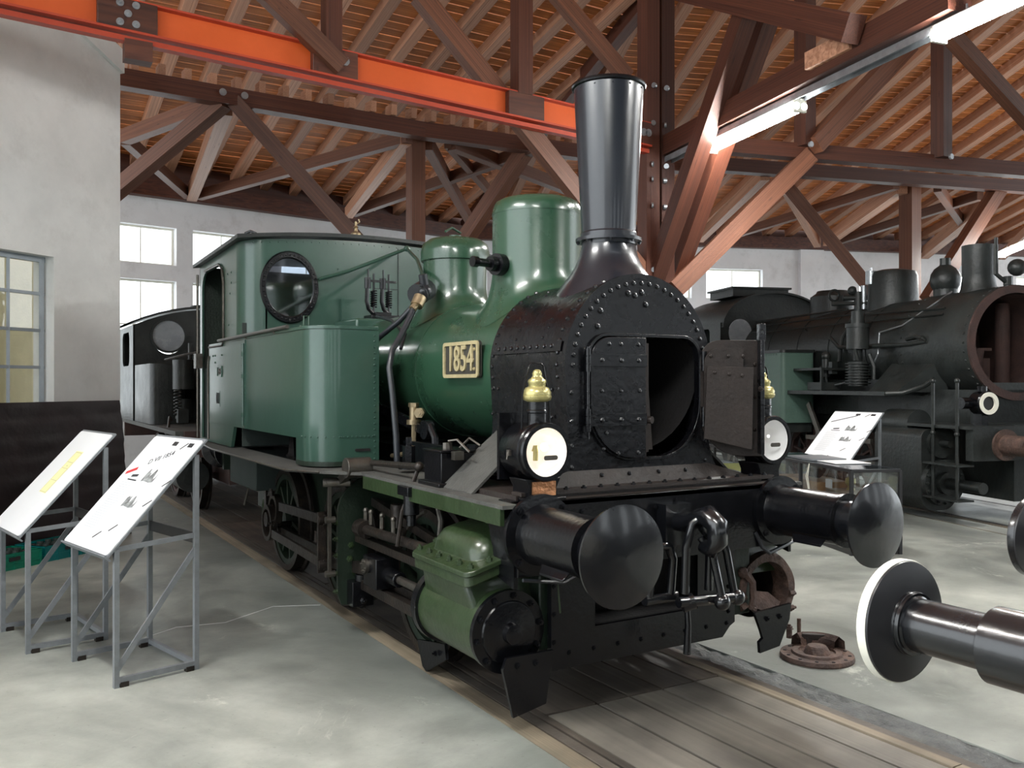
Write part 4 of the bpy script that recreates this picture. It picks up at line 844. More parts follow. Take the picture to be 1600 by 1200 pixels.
# valve chest: skirt blending to the barrel, flange and domed lid
def loop3(b, L3): 
    n = len(L3[0]); b.add([p for l in L3 for p in l], [(j * n + i, j * n + (i + 1) % n, (j + 1) * n + (i + 1) % n, (j + 1) * n + i) for j in range(len(L3) - 1) for i in range(n)] + [list(range(n))[::-1], [(len(L3) - 1) * n + i for i in range(n)]])
def rl(x0, x1, y0, y1, z, r, tilt=0): return [(x, y, z - tilt * (-.95 - x)) for x, y in rrect(x0, x1, y0, y1, r, 4)]
TL = .28
for sx in (-1, 1):
    b = MB(); loop3(b, [rl(-1.13, -.62, .31, .93, .62, .03), rl(-1.16, -.62, .34, .91, .72, .04), rl(-1.17, -.62, .36, .90, .80, .04, TL * .6), rl(-1.20, -.62, .27, .95, .845, .04, TL), rl(-1.20, -.62, .27, .95, .90, .04, TL)])
    if sx > 0: b.v = [(-x, y, z) for x, y, z in b.v]
    vc = P('valve_chest', b, 'olive', bev=.006)
    b = MB(); loop3(b, [rl(-1.21, -.62, .25, .97, .903, .05, TL), rl(-1.21, -.62, .25, .97, .93, .05, TL), rl(-1.12, -.68, .33, .89, .935, .08, TL), rl(-1.115, -.69, .34, .88, .985, .09, TL * .9), rl(-1.09, -.71, .37, .85, 1.02, .09, TL * .7), rl(-1.04, -.75, .42, .80, 1.035, .08, TL * .5)])
    if sx > 0: b.v = [(-x, y, z) for x, y, z in b.v]
    b.obj('chest_lid', 'olive', vc, ang=50, bev=.004)
    b = MB()
    for i in range(6): b.hexbolt((sx * -1.165, .30 + i * .125, .93 - TL * .215), (0, 0, 1), .017, .02)
    for x in (-1.06, -.95, -.84, -.73): b.hexbolt((sx * x, .29, .93 - TL * (-.95 - x)), (0, 0, 1), .017, .02); b.hexbolt((sx * x, .93, .93 - TL * (-.95 - x)), (0, 0, 1), .017, .02)
    b.obj('bolts', 'olive', vc)['kind'] = 'stuff'
    b = MB(); b.cyl((sx * -.9, .45, 1.03), (sx * -.9, .45, 1.07), .03, n=6); b.cyl((sx * -.9, .45, 1.07), (sx * -.9, .45, 1.12), .018, n=8); b.cyl((sx * -.85, .62, 1.03), (sx * -.85, .62, 1.06), .045, n=14); b.tube([(sx * -.85, .62, 1.06), (sx * -.84, .62, 1.16), (sx * -.8, .64, 1.2)], .035, 10); b.obj('inlet_pipe', 'olive', vc)
b = MB(); b.box(-.78, -.60, .24, .95, .40, .95); b.box(.60, .78, .24, .95, .40, .95); b.each('cylinder_block', 'darkolive', LOCO, bev=.01)
b = MB(); [b.ball((-.71, .235, z), .022) for z in (.47, .6, .72)]; b.tube([(-.74, .22, .88), (-.70, .2, .80), (-.68, .2, .6)], .012, 6); P('drain_fittings', b, 'olive')
# broken right cylinder: shell with a jagged lower-left gap
b = MB(); n = 60; vs = []; A0, A1 = rad(-62), rad(205)
for k, (r, y) in enumerate(((.19, .23), (.243, .23), (.246, .29), (.215, .31), (.215, .93), (.19, .93))):
    for i in range(n + 1):
        t = A0 + (A1 - A0) * i / n; jag = 0 if k > 2 else (.02 * math.sin(i * 1.9) if (i < 4 or i > n - 6) else 0); q = r * (1 + (.05 * math.sin(5 * t + 1) if k in (1, 2) and i > 6 else 0) * .35)
        vs.append((.925 + q * math.cos(t), y + jag, .515 + q * math.sin(t)))
m_ = n + 1; b.add(vs, [(k * m_ + i, k * m_ + i + 1, ((k + 1) % 6) * m_ + i + 1, ((k + 1) % 6) * m_ + i) for k in range(6) for i in range(n)])
bc = P('cylinder', b, 'rust'); bc['label'] = 'broken open rusty right cylinder'
b = MB(); b.lathe([(.188, .36), (.19, .93)], (.925, 0, .515), (0, 1, 0), 40); b.lathe([(0, .62), (.16, .62), (.165, .60), (.19, .6)], (.925, 0, .515), (0, 1, 0), 40); b.obj('cylinder_bore', 'brownplate', bc)
b = MB(); b.lathe([(0, .58), (.12, .58), (.13, .60), (.13, .64)], (.92, 0, .55), (0, 1, 0), 30); b.cyl((.9, .54, .5), (.9, .58, .5), .03, n=8); b.obj('piston', 'brownplate', bc)
b = MB(); b.add([(.83, .24, .42), (.99, .23, .37), (1.06, .25, .43), (.97, .27, .50), (.9, .25, .46), (.86, .28, .52), (.85, .42, .40), (1.0, .42, .36), (1.05, .42, .42), (.95, .42, .48)], [(0, 1, 4), (1, 2, 3), (1, 3, 4), (0, 4, 5), (0, 1, 7, 6), (1, 2, 8, 7), (2, 3, 9, 8), (5, 4, 3, 9)]); b.obj('broken_shard', 'rust', bc, smooth=False)['label'] = 'light brown broken casting shard'
b = MB(); b.tube([(.72, .22, .66), (.76, .2, .60), (.77, .2, .50), (.76, .21, .44), (.8, .22, .42)], [.03, .022, .02, .02, .018], 6); b.ball((.71, .23, .66), .035); b.ball((1.16, .24, .48), .022); b.ball((1.14, .24, .38), .02); [b.hexbolt((1.12, .23, z), (1, -.3, 0), .018, .03) for z in (.48, .39)]; b.obj('studs', 'rust', bc)['kind'] = 'stuff'
# right hand rod/lever under the right buffer
b = MB(); b.tube([(.68, .1, .93), (.72, .08, .84), (.78, .08, .80), (1.1, .12, .86), (1.22, .2, .93), (1.12, .35, .97)], .012, 8); P('drain_rod', b, 'hose')
b = MB(); b.tube([(-.62, .1, .82), (-.75, .05, .80), (-1.0, .05, .84)], .01, 6); P('drain_rod', b, 'hose')
# ---- side tanks (both sides), cut away at the bottom
for sx in (-1, 1):
    def Q(name, mb, m, **k):
        if sx > 0: mb.v = [(-x, y, z) for x, y, z in mb.v]
        return mb.obj(name, m, tank if name != 'side_tank' else LOCO, **k)
    R_ = .23; pl = [(-.79, 2.47)] + [(-1.31 + R_ + R_ * math.cos(t), 2.47 + R_ + R_ * math.sin(t)) for t in [1.5 * PI - .5 * PI * i / 10 for i in range(11)]]
    lo = pl + [(-1.31, 2.80), (-1.31, 2.84), (-.79, 2.84)]; hi = pl + [(-1.31, 4.86), (-1.31, 5.9), (-.79, 5.9)]
    b = MB(); b.plate(hi, [], XY(1.425), .82)
    # foot under the front and rear of the tank, sloping cut-outs
    b.plate(lo, [], XY(1.225), .201); b.plate([(4.92, 1.225), (5.88, 1.225), (5.88, 1.43), (4.80, 1.43)], [], YZ(-1.31), .03)
    tank = None
    if sx > 0: b.v = [(-x, y, z) for x, y, z in b.v]
    tank = b.obj('side_tank', 'green' if False else 'cabgreen', LOCO, ang=30)
    b = MB(); b.plate([(x * 1.004 - .004, y - .006) for x, y in pl] + [(-1.318, 5.25), (-.785, 5.25)], [], XY(2.235), .025); Q('tank_top', b, 'cabgreen', bev=.004)
    b = MB(); b.tube([(-1.335, 5.35, 2.262), (-1.335, 2.98, 2.272)], .016, 8); [b.cyl((-1.335, y, 2.262), (-1.31, y, 2.24), .012, n=6) for y in (5.2, 4.3, 3.4)]; Q('handrail', b, 'steel')
    b = MB(); b.tube([(-1.0, 3.2, 2.26), (-1.0, 3.25, 2.30), (-.95, 3.6, 2.31), (-.95, 3.65, 2.26)], .012, 8); b.box(-1.22, -1.14, 3.0, 3.05, 2.26, 2.29); b.tube([(-1.2, 3.0, 2.29), (-1.2, 3.0, 2.36), (-1.16, 3.0, 2.36), (-1.16, 3.0, 2.29)], .006, 6); Q('filler_fittings', b, 'green')
    b = MB()
    for i in range(22): b.rivet((-.825, 2.47, 1.27 + i * .044), (0, -1, 0), .009)
    for i in range(9): b.rivet((-.84 - i * .032, 2.47, 1.44), (0, -1, 0), .008)
    for i in range(7): t = 1.5 * PI - .5 * PI * i / 6; b.rivet((-1.31 + R_ + R_ * math.cos(t), 2.47 + R_ + R_ * math.sin(t), 1.44), (math.cos(t), math.sin(t), 0), .008)
    for i in range(24): b.rivet((-1.31, 4.42, 1.46 + i * .033), (-1, 0, 0), .007); 
    for i in range(12): b.rivet((-1.31, 4.50, 1.48 + i * .065), (-1, 0, 0), .006)
    Q('rivets', b, 'cabgreen')['kind'] = 'stuff'
    b = MB(); b.box(-1.318, -1.309, 4.36, 4.44, 1.43, 2.23); Q('seam_strip', b, 'cabgreen')
    b = MB(); b.tube([(-1.325, 4.40, 2.2), (-1.325, 4.40, 1.45)], .009, 6); [b.cyl((-1.325, 4.4, z - .02), (-1.325, 4.4, z + .02), .016, n=8) for z in (1.55, 1.9, 2.1)]; Q('conduit', b, 'cabgreen')
    b = MB(); b.plate(rrect(-.98, -.86, 1.33, 1.35, .009, 3), [], XZ(2.462), .012); Q('slot', b, 'sootshade')
    b = MB(); vs = [(x * 1.002, y - .003, z) for z in (1.225, 1.26) for x, y in lo]; n = len(lo); b.add(vs, [(i, i + 1, n + i + 1, n + i) for i in range(n - 2)]); Q('base_strip', b, 'darkolive')
    b = MB(); b.box(-1.2, -.6, 2.9, 4.9, 1.215, 1.218); b.plate([(0, 0), (.26, 0), (.18, .03), (.15, .2), (.05, .2), (.02, .03)], [], lambda u, v, w_: (-1.12 + w_ * .5, 3.5 + u, 1.217 + v), .06); Q('tank_bracket', b, 'black')
    b = MB(); b.box(-.82, -.80, 2.85, 5.9, 1.2, 1.45); b.box(-1.27, -.8, 5.2, 5.22, 1.2, 1.45); Q('shade_panel', b, 'sootshade')  # black sheet added for the shade behind the tank cut-out
# ---- cab
ZC = lambda x: 3.165 + .075 * (1 - (x / 1.3) ** 2)
xs_ = [-1.08 + 2.16 * i / 16 for i in range(17)]
b = MB(); b.plate([(1.08, 1.45), (-1.08, 1.45)] + [(x, ZC(x)) for x in xs_], [oval(-.86, 2.745, .245, .30), oval(.86, 2.745, .245, .30)], XZ(4.53), .02)
for sx in (-1, 1):
    cr_ = [(-1.08 - .22 * math.sin(t), 4.53 + .22 * (1 - math.cos(t))) for t in [PI / 2 * i / 8 for i in range(9)]]
    n = 9; b.add([(sx * -x if sx > 0 else x, y, z) for z0 in (0, 1) for x, y in cr_ for z in ((1.45,) if z0 == 0 else (ZC(x),))], [(i, i + 1, n + i + 1, n + i) for i in range(n - 1)])
    hole = [(5.24, 2.22), (5.9, 2.22), (5.9, 1.25), (6.3, 1.25), (6.3, 2.85)] + [(6.1 + .2 * math.cos(t), 2.83 + .2 * math.sin(t)) for t in [PI / 2 * i / 5 for i in range(1, 6)]] + [(5.44 - .2 * math.sin(t), 2.83 + .2 * math.cos(t)) for t in [PI / 2 * i / 5 for i in range(6)]]
    b.plate([(4.75, 1.45), (4.81, 1.45), (4.93, 1.225), (6.42, 1.225), (6.42, 3.12), (4.75, 3.165)], [hole], YZ(sx * 1.30 - (.0 if sx < 0 else .02)), .02)
cab = P('cab', b, 'cabgreen', ang=30)
b = MB(); b.plate([(-1.3, 2.2), (1.3, 2.2), (1.3, 3.12), (-1.3, 3.12)], [oval(-.75, 2.72, .22, .26), oval(.75, 2.72, .22, .26)], XZ(6.40), .02); b.box(-1.3, 1.3, 6.40, 6.42, 1.2, 2.2); b.obj('rear_wall', 'darkolive', cab)
b = MB(); b.box(-1.28, 1.28, 4.6, 4.62, 1.25, 2.4); b.box(-1.27, -1.25, 5.9, 6.3, 1.25, 2.0); b.box(-.5, .5, 4.62, 4.9, 1.25, 2.6); b.each('cab_interior', 'doorgreen', cab)
b = MB()
for (r0, r1, y) in ((5.24, 5.9, 0),): b.tube([(-1.312, 5.9, 2.215), (-1.312, 5.27, 2.215), (-1.312, 5.235, 2.25), (-1.312, 5.235, 2.83), (-1.312, 5.30, 2.98), (-1.312, 5.44, 3.04), (-1.312, 6.1, 3.04)], .012, 6); b.tube([(-1.312, 5.93, 1.25), (-1.312, 5.93, 2.05), (-1.312, 5.88, 2.12)], .012, 6)
b.obj('opening_bead', 'steel', cab)
for sx in (-1, 1):
    q = MB(); n = 40; vs = []
    for (k, y) in ((.90, 4.515), (.93, 4.50), (1.09, 4.50), (1.13, 4.515), (1.12, 4.53), (.90, 4.53)):
        for i in range(n): t = 2 * PI * i / n; vs.append((sx * .86 + .25 * k * math.cos(t), y, 2.745 + .305 * k * math.sin(t)))
    q.add(vs, [(k * n + i, k * n + (i + 1) % n, ((k + 1) % 6) * n + (i + 1) % n, ((k + 1) % 6) * n + i) for k in range(6) for i in range(n)]); wf = q.obj('cab_window', 'black', cab)
    q = MB(); [q.rivet((sx * .86 + .252 * math.cos(t), 4.50, 2.745 + .307 * math.sin(t)), (0, -1, 0), .012) for t in [2 * PI * i / 40 for i in range(40)]]; q.obj('rivets', 'black', wf)['kind'] = 'stuff'
    q = MB(); q.plate(oval(sx * .86, 2.745, .235, .29), [], XZ(4.515), .004); q.obj('pane', 'cabglass', wf)
b = MB(); ys = (4.46, 6.5); N_ = 16; xs2 = [-1.36 + 2.72 * i / N_ for i in range(N_ + 1)]
vs = [(x, y, 3.175 + .085 * (1 - (x / 1.3) ** 2) + dz - (.05 if y > 5 else 0)) for y in ys for dz in (0, .035) for x in xs2]; m_ = N_ + 1
b.add(vs, [(i, i + 1, m_ + i + 1, m_ + i) for i in range(N_)] + [(2 * m_ + i, 2 * m_ + i + 1, 3 * m_ + i + 1, 3 * m_ + i) for i in range(N_)] + [(i, i + 1, 2 * m_ + i + 1, 2 * m_ + i) for i in range(N_)] + [(m_ + i, m_ + i + 1, 3 * m_ + i + 1, 3 * m_ + i) for i in range(N_)] + [(0, m_, 3 * m_, 2 * m_), (N_, m_ + N_, 3 * m_ + N_, 2 * m_ + N_)])
roof = P('cab_roof', b, 'bgblack')
b = MB(); [b.rivet((-1.28 + i * .08, 4.53, 3.135 + .075 * (1 - ((-1.28 + i * .08) / 1.3) ** 2)), (0, -1, 0), .008) for i in range(1, 32)]; 
for (x, z) in ((-.4, 2.9), (-.38, 2.95), (-.25, 2.5), (-.2, 2.5), (-.22, 2.3), (0, 2.75), (.1, 2.6)): b.rivet((x, 4.53, z), (0, -1, 0), .01)
for (y, z) in ((4.9, 2.8), (4.9, 2.9), (4.95, 2.7), (5.0, 2.4), (5.05, 2.9), (5.6, 2.12), (5.7, 2.12), (5.6, 2.05), (5.3, 2.12)): b.rivet((-1.31, y, z), (-1, 0, 0), .012)
b.obj('rivets', 'cabgreen', cab)['kind'] = 'stuff'
b = MB(); b.box(-.35, -.10, 4.505, 4.53, 2.42, 2.66); b.obj('patch_plate', 'cabgreen', cab)
b = MB(); b.box(.25, .258, 4.522, 4.53, 2.3, 3.2); b.box(0, .25, 4.522, 4.53, 2.78, 2.788); b.each('seam_strip', 'doorgreen', cab)
b = MB(); b.tube([(-1.33, 5.0, 3.2), (-1.33, 5.0, 3.26), (-1.28, 4.97, 3.30), (-1.2, 4.93, 3.30), (-1.18, 4.92, 3.25)], .014, 8); 
b = MB(); b.tube([(-1.12, 4.75, 3.21), (-1.12, 4.75, 3.27), (-1.16, 4.78, 3.29), (-1.2, 4.82, 3.27)], .014, 8); P('lamp_hook', b, 'black')
b = MB(); b.lathe([(0, 0), (.03, 0), (.018, .03), (.02, .05), (.05, .07), (.062, .11), (.05, .15), (.02, .17), (.015, .20), (.03, .21), (.012, .23), (.012, .27), (0, .28)], (0, 5.05, 3.26), (0, 0, 1), 20); b.tube([(0, 5.05, 3.5), (.04, 5.05, 3.53), (.03, 5.05, 3.56)], .007, 6); P('whistle', b, 'oldbrass')
b = MB(); b.cyl((-1.35, 6.29, 1.25), (-1.35, 6.29, 3.02), .014, n=8); b.box(-1.38, -1.31, 6.22, 6.34, 2.0, 2.16); P('cab_handrail', b, 'steel')
# small plates on the cab side
b = MB(); b.plate(rrect(5.30, 5.50, 1.90, 2.01, .015), [rrect(5.315, 5.485, 1.912, 1.998, .008)], YZ(-1.318), .01); pl_ = P('side_plate', b, 'cabgreen'); text('lettering', '1854', .085, frame_mtx((-1.314, 5.4, 1.955), (0, -1, 0), (0, 0, 1)), 'steel', pl_, ext=.004, sx=.75)
b = MB(); b.plate(rrect(5.38, 5.56, 1.60, 1.76, .002), [], YZ(-1.312), .004); pl_ = P('side_plate', b, 'cabgreen'); text('lettering', '011', .16, frame_mtx((-1.314, 5.47, 1.68), (0, -1, 0), (0, 0, 1)), 'ink', pl_, ext=.002, sx=.6)
# ---- safety valves in front of the cab
b = MB(); b.box(-.28, .0, 3.9, 4.1, 2.42, 2.47); sv = None
b.box(-.22, -.06, 3.95, 4.05, 2.47, 2.5); sv = P('safety_valve', b, 'black', bev=.004)
for x in (-.22, -.07):
    b = MB(); b.tube([(x + .05 * math.cos(t) * .55, 4.0 + .028 * math.sin(t), 2.55 + .15 * t / (2 * PI * 7)) for t in [2 * PI * 7 * i / 84 for i in range(85)]], .007, 5); b.cyl((x, 4, 2.5), (x, 4, 2.86), .01, n=6); b.obj('spring', 'black', sv)
    b = MB(); b.tube([(x - .06, 4, 2.80), (x - .07, 4, 2.6), (x - .05, 4, 2.53), (x + .0, 4, 2.48)], .02, 8); b.cyl((x - .06, 4, 2.72), (x - .06, 4, 2.82), .03, n=10); b.bar((x - .08, 4, 2.79), (x + .07, 4, 2.79), .03, .02); b.cyl((x - .055, 4, 2.82), (x - .055, 4, 2.9), .008, n=6); b.obj('valve_body', 'black', sv)
b = MB(); b.box(-.45, .45, 3.85, 4.45, 2.30, 2.43); P('firebox_shelf', b, 'cabgreen', bev=.02)
# ---- headlamps
def headlamp(x, label, lit, yv=.10, z=1.475):
    t = thing('headlamp', label, 'lamp', (x, yv + .13, 1.225), 0, None)
    b = MB(); b.plate([(-.085, 0), (.085, 0), (.085, .05), (.10, .08), (.11, .10), (-.11, .10), (-.10, .08), (-.085, .05)], [], lambda u, v, w_: (x + u, yv + .04 + w_, 1.235 + v), .17); b.box(x - .12, x + .12, yv - .0, yv + .26, 1.222, 1.238); o = b.obj('lamp_foot', 'black', t, bev=.004)
    if lit: q = MB(); q.box(x - .07, x + .075, yv + .034, yv + .04, 1.245, 1.32); q.obj('foot_face', 'copper', o)
    b = MB(); b.lathe([(.128, .0), (.150, .0), (.156, .012), (.150, .03), (.150, .05), (.156, .055), (.156, .065), (.148, .07), (.148, .25), (.135, .27), (0, .28)], (x, yv, z), (0, 1, 0), 44); bd = b.obj('lamp_body', 'black', t)
    b = MB(); b.lathe([(.128, .01), (.128, .05), (.12, .10), (.09, .16), (.04, .19), (0, .20)], (x, yv, z), (0, 1, 0), 36); b.obj('reflector', 'reflector', bd)
    b = MB(); b.lathe([(0, .016), (.129, .016)], (x, yv, z), (0, 1, 0), 36); b.obj('lens', 'lens', bd)
    b = MB(); b.cyl((x - .01, yv + .10, z - .05), (x - .01, yv + .10, z + .0), .014, n=10); b.cyl((x - .01, yv + .1, z), (x - .01, yv + .1, z + .03), .022, .012, n=10); b.obj('burner', 'brass', bd)
    b = MB(); b.plate(rrect(x + .0, x + .085, z - .045, z - .02, .012), [], XZ(yv + .03), .004); b.obj('shutter', 'steel', bd)
    b = MB(); b.ball((x + .035, yv + .085, z + .02), .022 if lit else .009); b.obj('bulb', 'bulb' if lit else 'unlitglow', bd)
    b = MB(); b.lathe([(.055, .13), (.055, .155), (.052, .155), (.052, .20), (.056, .205), (.056, .215), (.052, .22), (.052, .275), (0, .275)], (x, yv + .10, z), (0, 0, 1), 28); b.obj('lamp_neck', 'black', t)
    b = MB(); b.lathe([(.050, .26), (.072, .27), (.077, .285), (.077, .292), (.073, .295), (.075, .31), (.062, .335), (.045, .342), (.046, .355), (.05, .365), (.048, .375), (.03, .39), (.024, .40), (.027, .41), (.02, .425), (.01, .432), (0, .433)], (x, yv + .10, z), (0, 0, 1), 32); b.obj('lamp_cap', 'brass', t, ang=50)
    b = MB(); b.tube([(x - .09, yv + .11, z + .12), (x - .085, yv + .11, z + .30), (x - .07, yv + .11, z + .37), (x - .045, yv + .11, z + .45), (x - .03, yv + .11, z + .465), (x + .03, yv + .11, z + .465), (x + .045, yv + .11, z + .45), (x + .06, yv + .11, z + .37), (x + .08, yv + .11, z + .30), (x + .085, yv + .11, z + .12)], .005, 6); b.obj('handle', 'black', t)
    b = MB(); b.box(x - .16, x - .145, yv + .12, yv + .15, z - .02, z + .01); b.tube([(x - .158, yv + .135, z), (x - .165, yv + .135, z - .04)], .004, 5); b.obj('latch', 'steel', t)
    if x < 0: b = MB(); b.box(x - .13, x + .1, yv + .275, yv + .30, z - .16, z + .20); b.obj('back_plate', 'black', t)
    return t
headlamp(-.82, 'black oil headlamp with brass cap and glowing bulb, left of the smokebox', True)
headlamp(.955, 'black oil headlamp with brass cap behind the open smokebox door leaf', False, yv=.20)
# ---- floor under the cab: ladder step, sanding pipes, rear details
b = MB(); b.tube([(-.95, 5.6, 1.15), (-.93, 5.62, .9), (-.98, 5.75, .55)], .014, 8); P('sand_pipe', b, 'steel')
b = MB(); b.tube([(-.78, 5.48, .62), (-.80, 5.60, .62), (-.80, 5.64, .56), (-.80, 5.64, .38)], .025, 8); P('sand_pipe', b, 'olive')
b = MB(); b.bar((-.82, 5.45, 1.1), (-.82, 5.47, .55), .04, .03); b.box(-.84, -.74, 5.42, 5.5, .4, .7); P('brake_hanger', b, 'oilsteel')
b = MB(); b.box(-1.0, 1.0, 5.2, 6.3, .75, 1.15); P('cab_underframe', b, 'doorgreen', bev=.01)
# ================================================================ OTHER THINGS
# ---- vehicle opposite: two buffers on a headstock
wag = thing('wagon', 'black wagon end with a white-rimmed buffer reaching in at the lower right', 'wagon', (0, -3.2, 0))
b = MB(); b.bar((-1.15, -2.83, 1.02), (1.6, -1.91, 1.02), .12, .35); b.box(-.6, .6, -5.2, -2.75, .7, 1.0); wag_h = b.obj('headstock', 'black', wag, bev=.006)
for sx, rim_, wx, wy in ((-1, 'white', -.745, -2.63), (1, 'glintblack', 1.25, -1.96)):
    b = MB(); b.lathe([(0, 0), (.2, 0), (.2, .03), (.115, .03), (.115, .40), (.085, .42), (.085, .66), (.10, .66), (.105, .69), (.0, .70)], (wx, wy, 1.055), (0, 1, 0), 44); o = b.obj('buffer', 'glintblack', wag)
    b = MB(); b.lathe([(0, .68), (.1, .68), (.194, .70), (.196, .705), (.196, .71), (.0, .71)], (wx, wy, 1.055), (0, 1, 0), 56); hd = b.obj('buffer_head', 'caseblack', o)
    b = MB(); b.lathe([(.15, .711), (.198, .706), (.200, .712), (.200, .735), (.193, .742), (0, .752)], (wx, wy, 1.055), (0, 1, 0), 56); b.obj('buffer_face', rim_, o)
    b = MB(); b.lathe([(.085, .655), (.094, .662), (.103, .672), (.10, .685)], (wx, wy, 1.055), (0, 1, 0), 30); b.obj('weld_collar', 'glintblack', o)
b = MB()
for sx in (-.7, .7):
    b.lathe([(0, -.06), (.5, -.06), (.5, .06), (0, .06)], (sx, -4.6, .5), (1, 0, 0), 32)
b.each('wheel', 'black', wag)
# ---- notice boards on steel stands
def stand(name, loc, rz, label, cont, hf=.862, hb=1.405, wd=.72, dp=.50):
    """local: +x = towards the back (high side), +y = to the reader's left along the board"""
    t = thing(name, label, 'sign', (loc[0], loc[1], 0), rz)
    global WORLD_INV; WORLD_INV = False
    def part(nm, a, b_, w_=.03, h_=.03, m='greymetal', par=t):
        q = MB(); q.bar(a, b_, w_, h_); return q.obj(nm, m, par, smooth=False)
    for y in (0, wd):
        part('leg', (0, y, 0), (0, y, hf - .03)); part('leg', (dp, y, 0), (dp, y, hb - .03))
        part('rail', (0, y, .04), (dp + .0, y, .04), .028, .035); part('brace', (.0, y, .10), (dp, y, .78), .012, .035)
        part('cross_strut', (0, y, hf - .03), (dp, y, hf - .0), .012, .03)
        q = MB(); q.box(.02, .07, y - .02, y + .02, 0, .03); q.box(dp - .07, dp - .02, y - .02, y + .02, 0, .03); q.each('foot_pad', 'oilsteel', t)
    part('crossbar', (dp, 0, .035), (dp, wd, .035)); part('crossbar', (dp, 0, hf - .02), (dp, wd, hf - .02), .012, .07, 'caseblack')
    part('crossbar', (0, 0, hf - .04), (0, wd, hf - .04), .03, .04)
    x0, x1 = -.06, dp + .05; sl = (hb - hf) / dp; L_ = math.hypot(x1 - x0, sl * (x1 - x0)); ux = V((1, 0, sl)).normalized(); nrm = V((-sl, 0, 1)).normalized(); O = V((x0, 0, hf + sl * x0 + .0))
    B3 = lambda u, v, w_: tuple(O + V((0, 1, 0)) * u + ux * v + nrm * w_)    # u across, v up the slope
    q = MB(); q.plate([(-.02, 0), (wd + .02, 0), (wd + .02, L_ + .02), (-.02, L_ + .02)], [], lambda u, v, w_: B3(u, v, w_ - .012), .012); bd = q.obj('back_board', 'greymetal', t, smooth=False)
    q = MB(); q.plate([(-.02, -.01), (wd + .02, -.01), (wd + .02, .0), (-.02, .0)], [], lambda u, v, w_: B3(u, v, w_ - .035), .05); q.obj('lip', 'greymetal', t, smooth=False)
    q = MB(); q.plate(rrect(-.01, wd + .01, .006, L_, .02, 4), [], lambda u, v, w_: B3(u, v, w_ + .001), .006); sh = q.obj('poster', 'whitepaper', t, smooth=False); W3 = lambda u, v, w_=0: B3(u, v, .0072 + w_)
    def patch(nm, u0, u1, v0, v1, m, lift=.0006): q = MB(); q.plate([(u0, v0), (u1, v0), (u1, v1), (u0, v1)], [], lambda u, v, w_: W3(u, v, w_ + lift), .0006); return q.obj(nm, m, sh, smooth=False)
    def quad(nm, pts, m, lift=.0012): q = MB(); q.plate(pts, [], lambda u, v, w_: W3(u, v, w_ + lift), .0006); return q.obj(nm, m, sh, smooth=False)
    if cont[:4] == 'text':
        # reader's left is +u; text x axis therefore runs towards -y
        T_ = lambda u, v, a=0.0: frame_mtx(W3(u, v, .001), V((0, -1, 0)) * math.cos(a) + ux * math.sin(a), ux * math.cos(a) - V((0, -1, 0)) * math.sin(a))
        if cont == 'text': text('lettering', 'D VII 1854', .062, T_(wd - .36, L_ - .17, rad(22)), 'ink', sh, ext=.0005); quad('red_heading', [(wd - .03, L_ - .315), (wd - .15, L_ - .265), (wd - .16, L_ - .29), (wd - .04, L_ - .34)], 'redink')
        else: quad('title_line', [(wd - .05, L_ - .20), (wd - .40, L_ - .06), (wd - .40, L_ - .075), (wd - .05, L_ - .215)], 'ink')
        quad('heading', [(wd - .16, L_ - .33), (wd - .25, L_ - .32), (wd - .25, L_ - .34), (wd - .16, L_ - .35)], 'ink'); patch('text_block', wd - .28, wd - .14, L_ - .375, L_ - .365, 'ink')
        r_ = random.Random(3)
        for i in range(21): patch('text_line', wd - .10 - .20 * (1 - .25 * r_.random()), wd - .09, L_ - .40 - i * .018, L_ - .394 - i * .018, 'greyink')
        for (u0, v0, a, c) in ((.20, L_ - .37, .17, .13), (.18, L_ - .57, .17, .12)):
            pts = [(u0, v0 + .01), (u0 + a * .3, v0), (u0 + a * .8, v0 + .008), (u0 + a, v0 + .0)] + [(u0 + a * (1 - k_ / 14), v0 + c * ((.5 + .3 * math.sin(k_ * .9)) + r_.uniform(-.1, .1) + (.3 if k_ in (4, 5) else 0))) for k_ in range(15)]
            quad('engraving', pts, 'photoprint')
        for (u, v, k) in ((.33, L_ - .05, 1), (.10, L_ - .05, 1)): patch('tape', u - .035, u + .035, v - .015, v + .02, 'caseblack')
        for (u, v) in ((.20, L_ - .09), (.02, L_ - .38), (.05, L_ - .54), (.22, L_ - .75), (.40, L_ - .90) if L_ > .95 else (.36, .08)): quad('slant_mark', [(u, v), (u + .012, v + .004), (u - .045, v + .06), (u - .055, v + .055)], 'caseblack')  # short slanted dark marks across the poster
    elif cont == 'yellow':
        patch('yellow_drawing', .24, .40, .34, .72, 'yellowpaper')
        for v in (.345, .45, .56, .615, .705): patch('drawing_line', .25, .39, v, v + .006, 'paperedge', .0014)
        for u in (.25, .385): patch('drawing_line', u, u + .005, .345, .71, 'paperedge', .0014)
        patch('drawing_line', .30, .33, .58, .59, 'paperedge', .0014)
    WORLD_INV = True
    return t
A_ = rad(14)
stand('notice_stand', (-2.655, 2.04), A_, 'notice board with two engravings on a grey steel stand, nearer of the left pair', 'text')
stand('notice_stand', (-3.085, 3.08), rad(11), 'notice board with a yellow drawing on a grey steel stand beside the dark panel', 'yellow')
stand('notice_stand', (6.14, 3.74), rad(2), 'white notice board with two pictures behind the glass display case', 'text3', hf=.86, hb=1.40, wd=.72, dp=.62)
